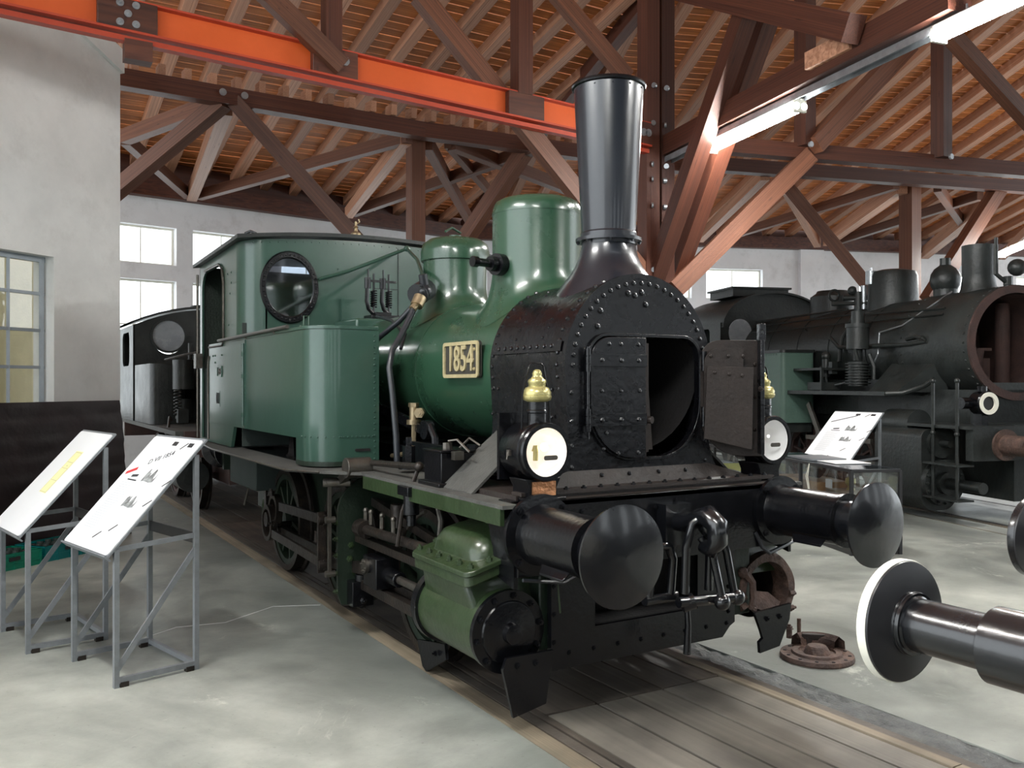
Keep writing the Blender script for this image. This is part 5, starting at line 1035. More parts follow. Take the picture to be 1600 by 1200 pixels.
# ---- dark crinkled panel leaning on the left wall
b = MB(); N_ = 24; vs = []; 
for j in range(N_ + 1):
    for i in range(N_ + 1):
        s_ = -.10 - 2.9 * i / N_; z = 1.63 * j / N_; vs.append(PP(s_, z, -.10 - .18 * (1 - z / 1.63) + .008 * math.sin(i * 1.3 + j * .6) + .006 * math.sin(j * 2.1)))
k = len(vs); vs += [(x + nw.x * .02, y + nw.y * .02, z) for x, y, z in vs]
fs = [(j * (N_ + 1) + i, j * (N_ + 1) + i + 1, (j + 1) * (N_ + 1) + i + 1, (j + 1) * (N_ + 1) + i) for j in range(N_) for i in range(N_)]
ring = [i for i in range(N_)] + [j * (N_ + 1) + N_ for j in range(N_)] + [N_ * (N_ + 1) + i for i in range(N_, 0, -1)] + [j * (N_ + 1) for j in range(N_, 0, -1)]
b.add(vs, fs + [tuple(q + k for q in f_) for f_ in fs] + [(ring[i], ring[(i + 1) % len(ring)], ring[(i + 1) % len(ring)] + k, ring[i] + k) for i in range(len(ring))])
tag(b.obj('sheet_panel', 'panelblack'), 'large dark scuffed sheet panel leaning against the left wall', 'panel')
# ---- crates
def crate(c, rz, m, label):
    t = thing('crate', label, 'crate', (*c, 0), rz, 'crates on the floor by the dark panel'); global WORLD_INV; WORLD_INV = False
    L_, W_, H_ = .30, .20, .16
    b = MB(); b.box(-L_, L_, -W_, W_, 0, .012)
    for y in (-W_, W_): b.box(-L_, L_, y - .006, y + .006, 0, H_)
    for x in (-L_, L_): b.box(x - .006, x + .006, -W_, W_, 0, H_)
    b.obj('body', m, t, smooth=False)
    b = MB(); b.pipe((0, 0, H_ - .015), (0, 0, H_), 1, .9, 4); b = MB()
    for z in (H_ - .02, .05): 
        for y in (-W_, W_): b.box(-L_ - .012, L_ + .012, y - .014, y + .014, z, z + .02)
        for x in (-L_, L_): b.box(x - .014, x + .014, -W_ - .012, W_ + .012, z, z + .02)
    b.obj('rim', m, t, smooth=False); b = MB()
    for x in (-.3, -.15, 0, .15, .3): 
        for y in (-W_ - .008, W_ + .008): b.box(x - .008, x + .008, y - .006, y + .006, 0, H_ - .01)
    b.each('rib', m, t, smooth=False); b = MB(); b.box(-.06, .06, -W_ - .02, -W_ - .006, .09, .125); b.obj('grip', 'caseblack', t)
    b = MB(); r_ = random.Random(int(c[0] * 100)); [b.cyl((x, y, .02), (x + .01, y + .01, H_ - .01 + r_.random() * .02), .035, n=10) for x in (-.2, -.1, .0, .1, .2) for y in (-.1, .0, .1)]; b.obj('contents', 'doorgreen', t)['kind'] = 'stuff'
    WORLD_INV = True
crate((-3.22, 6.40), rad(38), 'crate', 'bright green plastic crate on the floor, left of the teal one')
crate((-2.70, 6.83), rad(38), 'crateblue', 'teal plastic crate on the floor, right of the bright green one')
# ---- broken cylinder cover lying on the floor
t = thing('cylinder_cover', 'rusty round cylinder cover with broken fragment lying on the floor', 'machine part', (1.44, .28, 0), rad(-20))
WORLD_INV = False
b = MB(); b.lathe([(.0, .0), (.235, .0), (.24, .012), (.235, .034), (.165, .034), (.16, .05), (.12, .05), (.115, .036), (.085, .036), (.075, .065), (.06, .085), (0, .088)], (0, 0, 0), (0, 0, 1), 48); b.obj('disc', 'rust', t)
b = MB(); [b.cyl((.205 * math.cos(a), .205 * math.sin(a), .034), (.205 * math.cos(a), .205 * math.sin(a), .037), .012, n=8) for a in [2 * PI * i / 12 for i in range(12)]]; b.obj('bolt_holes', 'sootshade', t)['kind'] = 'stuff'
b = MB(); b.lathe([(.13, .037), (.22, .04), (.215, .095), (.17, .13), (.14, .10)], (0, 0, 0), (0, 0, 1), 18, rad(95), rad(200), close=True); fr = b.obj('broken_flange', 'rust', t, smooth=False)
b = MB(); b.cyl((-.12, .15, .1), (-.12, .15, .17), .02, n=8); b.hexbolt((-.12, .15, .16), (0, 0, 1), .022, .02); b.cyl((-.02, .2, .08), (-.015, .21, .21), .014, n=8); b.obj('studs', 'rust', fr)['kind'] = 'stuff'
b = MB(); b.add([(-.03, .14, .09), (.14, .10, .075), (.15, .15, .075), (.0, .2, .09), (-.03, .14, .125), (.12, .10, .12), (.13, .15, .12), (.0, .2, .125)], [(0, 1, 2, 3), (4, 5, 6, 7), (0, 1, 5, 4), (1, 2, 6, 5), (2, 3, 7, 6), (3, 0, 4, 7)]); b.box(.0, .05, .13, .17, .036, .1); b.obj('casting_piece', 'brownplate', t, smooth=False, bev=.004)
WORLD_INV = True
# ---- display cases
def case(loc, rz, L_, W_, H_, label, inner):
    t = thing('display_case', label, 'display case', (*loc, 0), rz); global WORLD_INV; WORLD_INV = False
    for x in (0, W_):
        for y in (0, L_ / 2, L_): q = MB(); q.bar((x, y, 0), (x, y, H_), .035, .035); q.obj('leg', 'caseblack', t, smooth=False)
    q = MB()
    for z in (H_, H_ - .33): 
        for x in (0, W_): q.bar((x, 0, z), (x, L_, z), .03, .03)
        for y in (0, L_): q.bar((0, y, z), (W_, y, z), .03, .03)
    q.obj('frame', 'caseblack', t, smooth=False)
    q = MB(); q.box(0, W_, 0, L_, .0, .16); q.obj('plinth', 'caseblack', t, smooth=False)
    q = MB(); q.box(.02, W_ - .02, .02, L_ - .02, H_ - .36, H_ - .34); q.obj('shelf', 'whitepaper', t, smooth=False)
    q = MB(); q.box(.01, W_ - .01, .01, L_ - .01, H_ + .014, H_ + .02)
    q.obj('glass_top', 'cabglass', t, smooth=False)
    for x in (0, W_): q = MB(); q.box(x - .004, x + .004, .02, L_ - .02, H_ - .32, H_ - .02); q.obj('glass_side', 'glass', t, smooth=False)
    q = MB(); q.box(.02, W_ - .02, -.004, .004, H_ - .32, H_ - .02); q.obj('glass_side', 'glass', t, smooth=False)
    WORLD_INV = True; return t
cz = rad(-22.3); c1 = case((4.60, 2.50), cz, 2.3, .56, .90, 'black framed glass display case with machine parts, right of the engine', 0)
c2 = case((5.62, 5.05), cz, 2.2, .62, .90, 'further glass display case with a yellow sheet behind the right headlamp', 1)
def inC(loc, u, v, z): M_ = Matrix.Rotation(cz, 4, 'Z'); q = M_ @ V((u, v, z)); return (q.x + loc[0], q.y + loc[1], z)
I1 = lambda u, v, z: inC((4.60, 2.50), u, v, z); I2 = lambda u, v, z: inC((5.62, 5.05), u, v, z)
def cbox(u0, u1, v0, v1, z0, z1, I): 
    b = MB(); vs = [I(u, v, z) for u in (u0, u1) for v in (v0, v1) for z in (z0, z1)]; return b.add(vs, [(0, 1, 3, 2), (4, 6, 7, 5), (0, 4, 5, 1), (2, 3, 7, 6), (0, 2, 6, 4), (1, 5, 7, 3)])
tag(cbox(.08, .5, .9, 1.9, .57, .68, I1).obj('wooden_box', 'casewood', bev=.006), 'brown wooden box in the glass display case', 'box')
tag(cbox(.10, .55, .2, .75, .57, .63, I1).obj('pale_board', 'planklight', bev=.004), 'pale wooden board in the glass display case under the brass part', 'board')
b = MB(); b.lathe([(0, 0), (.05, 0), (.03, .04), (.06, .08), (.055, .13), (.02, .15), (0, .15)], I1(.3, .55, .63), (0, 0, 1), 16); tag(b.obj('brass_fitting', 'brass'), 'shiny brass fitting standing in the glass display case', 'fitting')
tag(cbox(.15, .17, .72, .84, .63, .73, I1).obj('caption_card', 'whitepaper', smooth=False), 'small white caption card beside the brass fitting', 'card')
b = MB(); b.cyl(I1(.4, .03, .62), I1(.4, .18, .62), .05, n=14); b.cyl(I1(.35, .05, .72), I1(.5, .15, .72), .03, n=10); b.tube([I1(.3, .04, .68), I1(.45, .1, .74), I1(.5, .16, .66)], .012, 6); tag(b.obj('gauge_assembly', 'hose'), 'dark pipe assembly at the near end of the glass case', 'machine part')
b = MB(); b.cyl(I1(.3, 1.3, .745), I1(.3, 1.5, .745), .06, n=14); tag(b.obj('machine_part', 'oilsteel'), 'dark round machine part on the brown wooden box', 'machine part')
tag(cbox(.12, .55, .55, .98, .925, .932, I1).obj('paper_sheet', 'whitepaper', smooth=False), 'white paper sheet lying on the glass display case', 'paper')
tag(cbox(.05, .5, 1.0, 1.6, .925, .945, I1).obj('glass_sheet', 'greymetal', smooth=False), 'grey folder lying on the glass case behind the paper sheet', 'folder')
b = MB(); b.tube([I1(-.02, .9, .9), I1(-.03, .92, .75), I1(-.02, .88, .55), I1(-.03, .93, .4)], .006, 6); b.tube([I1(-.02, .9, .9), I1(-.03, .96, .75), I1(-.02, .92, .6)], .006, 6); tag(b.obj('string', 'white'), 'pale string hanging from the edge of the glass display case', 'string')
tag(cbox(.06, .56, .2, 1.5, .60, .605, I2).obj('yellow_sheet', 'yellow', smooth=False), 'bright yellow sheet inside the further display case', 'sheet')
tag(cbox(.1, .5, 1.6, 2.0, .6, .605, I2).obj('paper_sheet', 'whitepaper', smooth=False), 'white paper inside the further display case beside the yellow sheet', 'paper')
# ================================================================ SECOND TANK LOCOMOTIVE, further up the same track
WORLD_INV = False
t = thing('steam_locomotive', 'dark small tank locomotive with a bright round cab window behind the green one', 'locomotive', (.12, 11.0, 0)); L2 = t
def Z2(name, b, m='bgblack', par=None, **k): return b.obj(name, m, par or L2, **k)
b = MB(); pts = [(1.28, 1.2), (-1.28, 1.2), (-1.28, 2.85)] + [(x, 2.85 + .30 * (1 - (x / 1.28) ** 2)) for x in [-1.28 + 2.56 * i / 12 for i in range(1, 13)]]
b.plate(pts, [oval(-.72, 2.66, .27, .31), oval(.72, 2.66, .27, .31)], XZ(1.6), .03)
for sx in (-1, 1): b.plate([(1.6, 1.2), (3.4, 1.2), (3.4, 2.85), (1.6, 2.85)], [rrect(2.05, 2.95, 2.15, 2.75, .15)], YZ(sx * 1.28 - .015), .03)
b.plate([(-1.28, 1.2), (1.28, 1.2), (1.28, 2.85), (-1.28, 2.85)], [rrect(-1.0, 1.0, 2.1, 2.7, .15)], XZ(3.38), .03); cab2 = Z2('cab', b)
b = MB(); xs3 = [-1.34 + 2.68 * i / 12 for i in range(13)]; vs = [(x, y, 2.86 + .31 * (1 - (x / 1.34) ** 2) + dz) for y in (1.5, 3.5) for dz in (0, .04) for x in xs3]; b.add(vs, [(i, i + 1, 14 + i, 13 + i) for i in range(12)] + [(26 + i, 27 + i, 40 + i, 39 + i) for i in range(12)] + [(i, i + 1, 27 + i, 26 + i) for i in range(12)] + [(13 + i, 14 + i, 40 + i, 39 + i) for i in range(12)]); b.lathe([(.3, 3.12), (.28, 3.2), (.2, 3.28), (0, 3.3)], (0, 2.3, 0), (0, 0, 1), 20); Z2('cab_roof', b)
for sx in (-1, 1):
    q = MB(); q.lathe([(.265, -.03), (.30, -.03), (.30, .02), (.265, .02)], (sx * .72, 1.58, 2.67), (0, 1, 0), 32, close=True); o = Z2('cab_window', q, par=cab2); q = MB(); q.lathe([(0, 0), (.275, 0)], (sx * .72, 1.575, 2.67), (0, 1, 0), 32); q.obj('pane', 'hazepane', o)
for sx in (-1, 1):
    q = MB(); q.plate(rrect(min(sx * .75, sx * 1.28), max(sx * .75, sx * 1.28), -.2, 1.6, .0 if False else .12, 5), [], XY(1.2), .95); Z2('side_tank', q, 'bgblack', bev=.01)
b = MB(); b.lathe([(0, -2.2), (.5, -2.2), (.52, -2.15), (.52, 1.6)], (0, 0, 1.95), (0, 1, 0), 40); Z2('boiler', b)
b = MB(); [b.lathe([(.522, y), (.53, y), (.53, y + .05), (.522, y + .05)], (0, 0, 1.95), (0, 1, 0), 40) for y in (-1.2, -.5, .3)]; b.each('boiler_band', 'bgblack', L2)
b = MB(); b.lathe([(.16, 2.3), (.16, 2.6), (.2, 3.4), (.23, 3.42)], (0, -1.8, 0), (0, 0, 1), 24); Z2('funnel', b); b = MB(); b.lathe([(.3, 2.4), (.3, 2.85), (.2, 2.95), (0, 3.0)], (0, -.3, 0), (0, 0, 1), 24); Z2('steam_dome', b)
b = MB(); b.cyl((-.86, -.55, 1.75), (-.86, -.55, 2.2), .16, n=20); b.cyl((-.86, -.55, 1.3), (-.86, -.55, 1.6), .12, n=16); b.tube([(-.98 + .05 * math.cos(a), -.75 + .05 * math.sin(a), 1.35 + .4 * a / 50) for a in [i * .4 for i in range(126)]], .012, 5); b.box(-1.0, -.85, -.9, -.75, 1.25, 1.45); b.cyl((-.8, -.75, 2.2), (-.8, -.75, 2.45), .03, n=8); Z2('air_pump', b)
b = MB(); b.tube([(-1.1, -.4, 2.2), (-.9, -1.0, 2.27), (-.5, -1.6, 2.35)], .02, 6); b.tube([(-.7, -1.6, 1.25), (-.72, -1.65, 1.5), (-.75, -1.55, 1.7)], .03, 6); b.tube([(-.9, -1.8, 1.2), (-.85, -1.6, 1.75)], .015, 6); b.tube([(-1.1, -.95, 1.3), (-1.15, -1.1, 1.35), (-1.2, -1.2, 1.1)], .02, 6); b.each('pipe', 'oilsteel', L2)
b = MB(); b.box(-1.3, 1.3, -2.4, 3.5, 1.14, 1.2); Z2('footplate', b, 'dusttop', smooth=False); b = MB(); b.box(-1.2, 1.2, -2.5, -2.4, .85, 1.2); b.box(-.6, .6, -2.4, 3.4, .45, 1.14); b.box(-1.2, 1.2, 3.4, 3.5, .85, 1.2); Z2('frame', b, 'bgrust')
for sx in (-1, 1): 
    b = MB(); b.lathe([(0, 0), (.12, 0), (.12, .4), (.09, .4), (.09, .55), (.22, .56), (.22, .59), (0, .6)], (sx * .875, -2.5, 1.03), (0, -1, 0), 24); Z2('buffer', b)
    for y in (-1.2, .5, 2.2): wheel(sx * .74, y, .48, sx, 1.0, 'bgrust', L2)
    b = MB(); b.cyl((sx * 1.0, -2.0, .55), (sx * 1.0, -1.35, .55), .22, n=24); Z2('cylinder', b); b = MB(); b.bar((sx * .9, -1.2, .4), (sx * .9, 2.2, .4), .04, .08); Z2('coupling_rod', b, 'oilsteel')
# ================================================================ BLACK LOCOMOTIVE ON THE RIGHT (local axis: y away from the viewer)
t = thing('steam_locomotive', 'large dark weathered locomotive with open smokebox and green tank, at the right', 'locomotive', (8.91, 3.18, 0), rad(-17.7)); L3 = t
def Z3(name, b, m='bgblack', par=None, **k): return b.obj(name, m, par or L3, **k)
ZR = 2.40; RR = .80
b = MB(); b.lathe([(.70, .0), (.79, .0), (.80, .02), (.80, 1.5)], (0, 0, ZR), (0, 1, 0), 64); b.lathe([(.69, .0), (.69, 1.5), (0, 1.5)], (0, 0, ZR), (0, 1, 0), 48); sm = Z3('smokebox', b)
b = MB(); b.lathe([(.68, .02), (.685, .3), (.685, 1.48), (0, 1.48)], (0, 0, ZR), (0, 1, 0), 48); Z3('smokebox_lining', b, 'bgrust', sm)
b = MB(); b.lathe([(.69, -.025), (.80, -.025), (.80, .01), (.69, .01)], (0, 0, ZR), (0, 1, 0), 64, close=True); Z3('door_ring', b, 'bgrust', sm)
b = MB(); b.box(-.45, .0, .5, .9, 1.8, 2.2); b.box(-.62, -.1, .35, .6, 2.30, 2.34); b.cyl((-.35, .5, 1.85), (-.35, .5, 2.32), .12, .2, n=16); b.cyl((.3, .6, 1.8), (.3, .6, 3.0), .1, n=14); b.cyl((-.5, .7, 1.9), (-.5, .7, 2.9), .08, n=12); Z3('blast_pipe', b, 'bgrust', sm)
b = MB(); [b.rivet((.8 * math.cos(a), y, ZR + .8 * math.sin(a)), (math.cos(a), 0, math.sin(a)), .02) for a in [2 * PI * i / 40 for i in range(40)] for y in (.08, 1.4)]; Z3('rivets', b, 'bgblack', sm)['kind'] = 'stuff'
b = MB(); b.lathe([(RR - .03, 1.5), (RR - .03, 6.5)], (0, 0, ZR), (0, 1, 0), 64); bo3 = Z3('boiler', b)
for y in (1.5, 2.3, 3.35, 4.35, 5.4):
    b = MB(); b.lathe([(RR - .028, y), (RR - .018, y), (RR - .018, y + .06), (RR - .028, y + .06)], (0, 0, ZR), (0, 1, 0), 64); Z3('boiler_band', b, par=bo3)
b = MB(); b.lathe([(.30, 3.05), (.24, 3.22), (.215, 3.4), (.22, 3.42), (.225, 3.85), (.205, 3.85), (.2, 3.4)], (0, .72, 0), (0, 0, 1), 32); Z3('funnel', b, 'bgblack')
b = MB(); b.lathe([(.42, 2.95), (.40, 3.2), (.39, 3.62), (.36, 3.70), (.2, 3.74), (0, 3.75)], (0, 2.66, 0), (0, 0, 1), 32); Z3('steam_dome', b)
b = MB(); b.lathe([(.42, 2.95), (.41, 3.2), (.40, 3.45), (.3, 3.52), (.28, 3.56), (0, 3.58)], (0, 4.4, 0), (0, 0, 1), 32); Z3('sand_dome', b)
b = MB(); b.ball((-.05, 1.35, 3.42), .22, sz=1.1); b.cyl((-.05, 1.35, 3.1), (-.05, 1.35, 3.4), .17, n=16); b.cyl((-.05, 1.35, 3.6), (-.05, 1.35, 3.75), .08, n=10); Z3('feed_vessel', b)
b = MB(); b.cyl((-.35, 2.95, 3.1), (-.35, 2.95, 3.5), .05, n=12); b.cyl((-.35, 2.75, 3.5), (-.35, 2.75, 3.72), .09, n=16); b.cyl((-.35, 2.75, 3.72), (-.35, 2.75, 3.78), .02, n=6); o = Z3('safety_valve', b, 'galv')
b = MB(); b.cyl((-.42, 3.0, 2.95), (-.42, 3.0, 3.4), .07, n=12); b.cyl((-.65, 3.1, 3.3), (-.2, 2.9, 3.3), .05, n=12); b.cyl((-.8, 3.2, 3.2), (-.3, 2.9, 3.2), .035, n=10); b.ball((-.5, 3.05, 3.42), .08); b.lathe([(.08, -.015), (.11, -.015), (.11, .015), (.08, .015)], (-.75, 3.2, 3.35), (0, 1, 0), 16, close=True); b.tube([(-.42, 2.95, 3.0), (-.62, 2.9, 2.92), (-.8, 2.9, 2.6), (-.86, 2.9, 2.2)], .035, 8); Z3('valve_fittings', b)
b = MB(); b.tube([(-.70, .6, 2.83), (-.70, 3.0, 2.86), (-.70, 6.2, 2.86)], .015, 6); b.tube([(-.62, .65, 2.92), (-.60, 3.0, 3.0), (-.55, 6.2, 3.02)], .018, 6); b.tube([(-.62, 3.0, 3.1), (-.58, 6.2, 3.1)], .02, 6); [b.cyl((-.70, y, 2.83), (-.62, y, 2.78), .012, n=6) for y in (.8, 2.6, 4.2, 5.6)]; Z3('handrail', b, 'bgblack')
b = MB(); b.tube([(-.1, 1.15, 3.22), (-.5, .95, 3.05), (-.76, 1.4, 2.72), (-.80, 1.9, 2.64), (-.86, 1.85, 2.3), (-.85, 2.0, 2.1)], .012, 6); b.tube([(-.85, 5.4, 2.3), (-.95, 4.6, 2.0), (-1.0, 3.9, 1.8), (-.98, 3.2, 1.76), (-.95, 2.6, 1.85)], .014, 6); Z3('light_pipe', b, 'galv')
b = MB(); b.tube([(-.8, 1.25, 2.5), (-.84, 1.0, 2.53), (-.84, .85, 2.5), (-.8, .8, 2.45), (-.83, 1.2, 2.42), (-.9, 1.9, 2.42)], .03, 8); b.tube([(-.82, 3.2, 2.62), (-.86, 2.9, 2.45), (-.86, 2.4, 2.42), (-.86, 1.7, 2.44)], .03, 8); Z3('exhaust_pipe', b)
# air pump
b = MB(); b.cyl((-1.08, 2.05, 2.38), (-1.08, 2.05, 2.72), .17, n=20); b.cyl((-1.08, 2.05, 2.72), (-1.08, 2.05, 2.78), .19, n=20); b.cyl((-1.08, 2.05, 2.78), (-1.08, 2.05, 2.98), .10, n=12); b.cyl((-1.08, 2.05, 2.9), (-1.08, 2.05, 3.05), .03, n=8); b.cyl((-1.08, 2.05, 2.2), (-1.08, 2.05, 2.38), .07, n=12); b.cyl((-1.08, 2.05, 1.8), (-1.08, 2.05, 2.18), .15, n=20); b.tube([(-1.2, 1.95, 2.38), (-1.15, 1.95, 2.2)], .03, 6); b.tube([(-.95, 1.95, 2.3), (-.9, 1.9, 2.1), (-.9, 1.9, 1.9)], .035, 6)
for i in range(8): b.cyl((-1.08, 2.05, 1.83 + i * .045), (-1.08, 2.05, 1.845 + i * .045), .19, n=20)
Z3('air_pump', b); b = MB(); b.cyl((-1.0, 3.05, 1.95), (-1.0, 3.05, 2.25), .07, n=12); b.ball((-1.0, 3.05, 2.3), .08); b.cyl((-1.0, 2.8, 2.1), (-1.0, 3.2, 2.1), .04, n=8); b.tube([(-1.0, 3.05, 1.95), (-.98, 3.05, 1.75)], .025, 6); b.box(-1.05, -.95, 2.8, 2.9, 2.0, 2.2); Z3('injector', b)
# running board, steps, box, tank, cab
b = MB(); b.box(-1.4, -.7, .95, 3.6, 1.66, 1.72); b.box(.7, 1.4, .95, 5.3, 1.66, 1.72); rb_ = Z3('running_board', b, 'bgblack', smooth=False)
b = MB(); b.tube([(-1.38, .95, 1.69), (-1.2, .8, 1.70), (-1.05, .55, 1.80), (-1.0, .4, 1.9)], .035, 8); Z3('bent_rail', b)
b = MB(); b.add([(-.72, .7, 2.15), (-.72, 1.7, 2.15), (-1.2, 1.6, 1.72), (-1.2, .95, 1.72), (-.5, .7, 1.7), (-.5, 1.7, 1.7)], [(0, 1, 2, 3), (0, 3, 4), (1, 2, 5), (3, 2, 5, 4)]); b.box(-.75, .75, .0, 1.5, 1.2, 1.75); b.add([(-.55, 0, 1.85), (.55, 0, 1.85), (.7, 0, 1.3), (-.7, 0, 1.3)], [(0, 1, 2, 3)]); Z3('saddle', b)
b = MB(); b.box(-1.3, -.72, 2.75, 3.58, 2.06, 2.10); b.box(-1.3, -1.26, 2.72, 2.76, 1.72, 2.1); b.box(-1.2, -.85, 2.85, 3.3, 1.73, 1.86); Z3('shelf_bracket', b)
b = MB(); b.plate(rrect(-1.5, -.85, 3.62, 6.2, .08, 5), [], XY(1.15), 1.25); tk = Z3('side_tank', b, 'bggreen', bev=.01)
b = MB(); [b.rivet((-1.5 + .03 * i, 3.62, 2.35), (0, -1, 0), .01) for i in range(20)]; [b.rivet((-1.5, 3.8 + .09 * i, 2.35), (-1, 0, 0), .01) for i in range(24)]; Z3('rivets', b, 'bggreen', tk)['kind'] = 'stuff'; b = MB(); b.plate(rrect(-1.52, -.83, 3.60, 6.22, .09, 5), [], XY(2.38), .05); Z3('tank_rim', b, 'bgblack', tk); b = MB(); b.box(-1.46, -.87, 3.7, 6.1, .98, 1.15); Z3('tank_base', b)
b = MB(); pts = [(-1.22, 1.3), (-1.22, 3.0)] + [(x, 3.0 + .72 * math.sqrt(max(0, 1 - (x / 1.22) ** 2))) for x in [-1.2 + 2.4 * i / 24 for i in range(25)]] + [(1.22, 3.0), (1.22, 1.3)]
b.plate(pts, [oval(-.80, 2.89, .26, .29)], XZ(6.5), .05)
for sx in (-1, 1): b.plate([(6.5, 1.3), (8.6, 1.3), (8.6, 3.1), (6.5, 3.1)], [rrect(7.0, 8.2, 2.4, 3.0, .1)], YZ(sx * 1.22 - .02), .04)
vs = [(x, y, z + dz) for y in (6.4, 8.7) for dz in (0, .04) for x, z in pts[1:-1]]; m_ = len(pts) - 2; b.add(vs, [(i, i + 1, m_ + i + 1, m_ + i) for i in range(m_ - 1)] + [(2 * m_ + i, 2 * m_ + i + 1, 3 * m_ + i + 1, 3 * m_ + i) for i in range(m_ - 1)] + [(i, i + 1, 2 * m_ + i + 1, 2 * m_ + i) for i in range(m_ - 1)] + [(m_ + i, m_ + i + 1, 3 * m_ + i + 1, 3 * m_ + i) for i in range(m_ - 1)])
cb3 = Z3('cab', b, ang=30); b = MB(); b.plate(oval(-.80, 2.89, .26, .29), [], XZ(6.48), .01); Z3('pane', b, 'hazepane', cb3)
b = MB(); b.box(-.75, .55, 6.9, 8.0, 3.70, 3.86); b.box(-.8, .6, 6.85, 8.05, 3.86, 3.9); Z3('roof_vent', b)
b = MB(); b.box(-1.2, 1.2, 6.6, 6.7, 1.3, 3.0); b.box(-1.2, 1.2, 8.5, 8.6, 1.3, 3.1); Z3('cab_interior', b, 'doorgreen')
# cylinders and frames
for sx in (-1, 1):
    b = MB(); b.plate(rrect(min(sx * .95, sx * 1.5) , max(sx * .95, sx * 1.5), .12, 1.22, (.2, .2, .12, .12), 6), [], XZ(.03), 1.0); cc = Z3('cylinder_block', b, 'bgblack', bev=.015)
    b = MB(); b.cyl((sx * 1.2, .03, .50), (sx * 1.2, -.06, .50), .31, n=32); b.cyl((sx * 1.2, -.06, .50), (sx * 1.2, -.14, .50), .15, n=18); b.cyl((sx * 1.2, -.14, .50), (sx * 1.2, -.75, .50), .075, n=14); b.cyl((sx * 1.22, .03, 1.03), (sx * 1.22, -.03, 1.03), .2, n=24); b.cyl((sx * 1.22, -.03, 1.03), (sx * 1.22, -.2, 1.03), .05, n=12); Z3('cylinder_cover', b, par=cc)
    b = MB(); [b.hexbolt((sx * 1.2 + .275 * math.cos(a), -.06, .50 + .275 * math.sin(a)), (0, -1, 0), .02, .025) for a in [2 * PI * i / 16 for i in range(16)]]; Z3('cover_bolts', b, par=cc)['kind'] = 'stuff'
    b = MB(); b.lathe([(.0, .45), (.2, .45), (.2, 1.05), (0, 1.05)], (sx * 1.2, 0, 1.27), (0, 1, 0), 24); Z3('steam_chest', b)
    b = MB(); b.lathe([(0, 0), (.2, 0), (.2, .03), (.13, .03), (.13, .42), (.1, .43), (.1, .6), (.22, .61), (.22, .64), (0, .65)], (sx * .875, -.75, 1.05), (0, -1, 0), 32); bf = Z3('buffer', b, 'rust' if sx < 0 else 'bgblack')
    for y in (2.6, 4.0, 5.4, 6.8): wheel(sx * .74, y, .58, sx, 1.0, 'bgrust', L3)
    b = MB(); b.bar((sx * .95, 2.5, .5), (sx * .95, 6.9, .5), .05, .1); b.bar((sx * 1.1, 1.55, .62), (sx * 1.1, 4.1, .5), .05, .1); b.bar((sx * 1.15, 2.4, 1.2), (sx * 1.15, 3.2, .5), .04, .08); b.bar((sx * 1.15, 1.6, .95), (sx * 1.15, 3.4, .92), .05, .07); b.bar((sx * 1.18, 3.3, 1.5), (sx * 1.18, 2.9, .9), .04, .1); b.bar((sx * 1.2, 2.3, .8), (sx * 1.2, 2.3, 1.25), .04, .06); b.each('motion_rod', 'steel', L3)
    b = MB(); b.box(min(sx * 1.02, sx * 1.2), max(sx * 1.02, sx * 1.2), 2.2, 2.5, .5, .75); b.cyl((sx * 1.25, 2.9, .95), (sx * 1.1, 2.9, .95), .09, n=14); Z3('crosshead', b, 'steel')
b = MB(); b.box(-.6, .6, -.6, 8.3, .3, 1.3); b.box(-.68, .68, 1.4, 6.5, 1.3, 1.9); b.box(-1.35, 1.35, -.75, -.62, .85, 1.25); b.box(-1.4, 1.4, -.75, .45, 1.25, 1.29); b.box(-1.42, 1.42, 5.2, 8.6, 1.15, 1.3); Z3('frame', b, 'bgblack', smooth=False)
# front steps
st = MB()
for y in (-.1, -.55): st.tube([(-1.42, y, .32), (-1.42, y, 1.85)], .022, 8); st.ball((-1.42, y, 1.87), .035); st.ball((-1.42, y, 1.18), .035)
sp = Z3('front_steps', st, 'bgblack')
for z in (.33, .78): b = MB(); b.box(-1.5, -1.25, -.65, .0, z - .012, z + .012); Z3('step', b, 'bgblack', sp)
b = MB(); b.cyl((-1.05, -.4, 1.60), (-1.05, -.4, 1.55), .2, n=4) ; b = MB(); b.lathe([(.12, 0), (.15, 0), (.16, .02), (.15, .06), (.15, .2), (0, .22)], (-1.0, -.62, 1.58), (0, 1, 0), 28); b.cyl((-1.0, -.5, 1.73), (-1.0, -.5, 1.8), .06, n=12); b.cyl((-1.28, -.45, 1.58), (-1.12, -.45, 1.58), .075, n=16); b.box(-1.05, -.95, -.55, -.4, 1.29, 1.45); lp3 = Z3('headlamp', b, 'black'); b = MB(); b.lathe([(.09, -.005), (.145, -.005), (.145, .02), (.09, .02)], (-1.0, -.62, 1.58), (0, 1, 0), 28, close=True); Z3('lamp_ring', b, 'white', lp3); b = MB(); b.lathe([(0, .03), (.12, .03)], (-1.0, -.62, 1.58), (0, 1, 0), 24); Z3('reflector', b, 'caseblack', lp3)
b = MB(); b.cyl((-.1, .05, 3.2), (-.1, .05, 3.32), .06, n=8); b.ball((.0, .0, 3.44), .12); b.tube([(-.15, .05, 3.25), (-.3, .05, 3.35), (-.3, .05, 3.75)], .03, 8); b.cyl((-.3, .05, 3.75), (-.3, .05, 3.85), .022, n=8); Z3('top_lamp', b, 'bgblack')
WORLD_INV = True
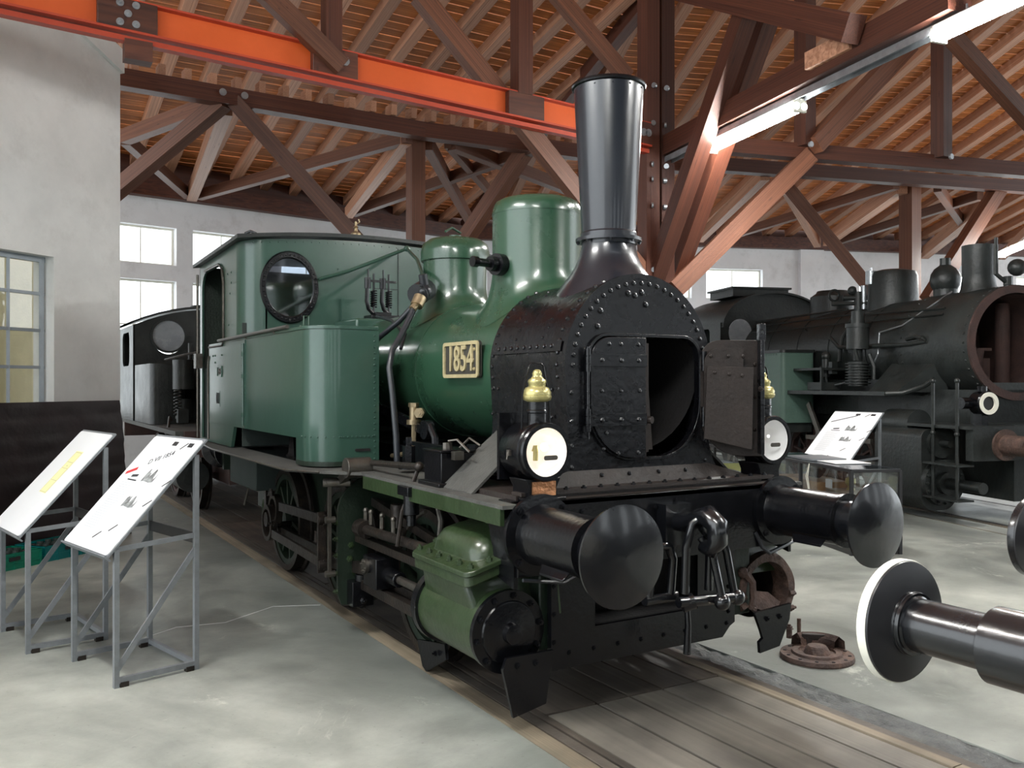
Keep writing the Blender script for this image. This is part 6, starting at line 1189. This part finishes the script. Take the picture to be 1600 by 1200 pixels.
# white rubble / sacks on the floor in front of the black locomotive
for i, (x, y, s_, lb) in enumerate(((7.8, .95, .26, 'pale lump of cloth on the floor under the right buffer, leftmost'), (8.45, .65, .35, 'pale crumpled cloth on the floor at the right edge'))):
    b = MB(); vs = []; r_ = random.Random(i)
    for j in range(7):
        for k in range(12):
            a = 2 * PI * k / 12; q = s_ * (1 - (j / 6) ** 2 * .95); vs.append((x + q * math.cos(a) * (1 + .15 * r_.random()), y + q * .6 * math.sin(a) * (1 + .15 * r_.random()), .09 * (j / 6) + .02 * r_.random() * (j > 0)))
    b.add(vs, [(j * 12 + k, j * 12 + (k + 1) % 12, j * 12 + 12 + (k + 1) % 12, j * 12 + 12 + k) for j in range(6) for k in range(12)] + [tuple(72 + k for k in range(12))]); tag(b.obj('cloth', 'plaster', ang=80), lb, 'cloth', 'pale cloths on the floor')
# ---- pale coach far behind
t = thing('railway_coach', 'pale grey coach with arched roof far behind the black locomotive', 'coach', (12.9, 15.0, 0), rad(-17.7)); WORLD_INV = False
b = MB(); b.box(-1.35, 1.35, -3, .2, 1.1, 3.1); b.obj('body', 'coachgrey', t, bev=.03)
for x in (-1.0, -.35, .35, 1.0): b = MB(); b.plate(rrect(x - .22, x + .22, 2.0, 2.85, .06), [rrect(x - .18, x + .18, 2.04, 2.81, .04)], XZ(-3.03), .03); o = b.obj('window', 'doorgreen', t); b = MB(); b.plate(rrect(x - .2, x + .2, 2.02, 2.83, .05), [], XZ(-3.01), .005); b.obj('pane', 'hazepane', o)
b = MB(); vs = [(x, y, 3.1 + .45 * math.sqrt(max(0, 1 - (x / 1.45) ** 2))) for y in (-3.1, .3) for x in [-1.45 + 2.9 * i / 16 for i in range(17)]]; b.add(vs, [(i, i + 1, 18 + i, 17 + i) for i in range(16)] + [tuple(range(17)), tuple(range(17, 34))]); b.obj('roof', 'coachgrey', t)
for y in (-2.6, -1.6, -.6):
    b = MB(); b.plate(rrect(y, y + .55, 1.95, 2.75, .06), [rrect(y + .05, y + .5, 2.0, 2.7, .05)], YZ(-1.375), .03); o = b.obj('window', 'doorgreen', t); b = MB(); b.plate(rrect(y + .03, y + .52, 1.98, 2.72, .05), [], YZ(-1.36), .005); b.obj('pane', 'cabglass', o)
b = MB(); b.box(-1.2, 1.2, -3, .2, .7, 1.1); b.obj('underframe', 'bgblack', t)
for x in (-.74, .74):
    for y in (-2, -.6): b = MB(); b.cyl((x - .06, y, .46), (x + .06, y, .46), .46, n=24); b.obj('wheel', 'bgrust', t)
WORLD_INV = True
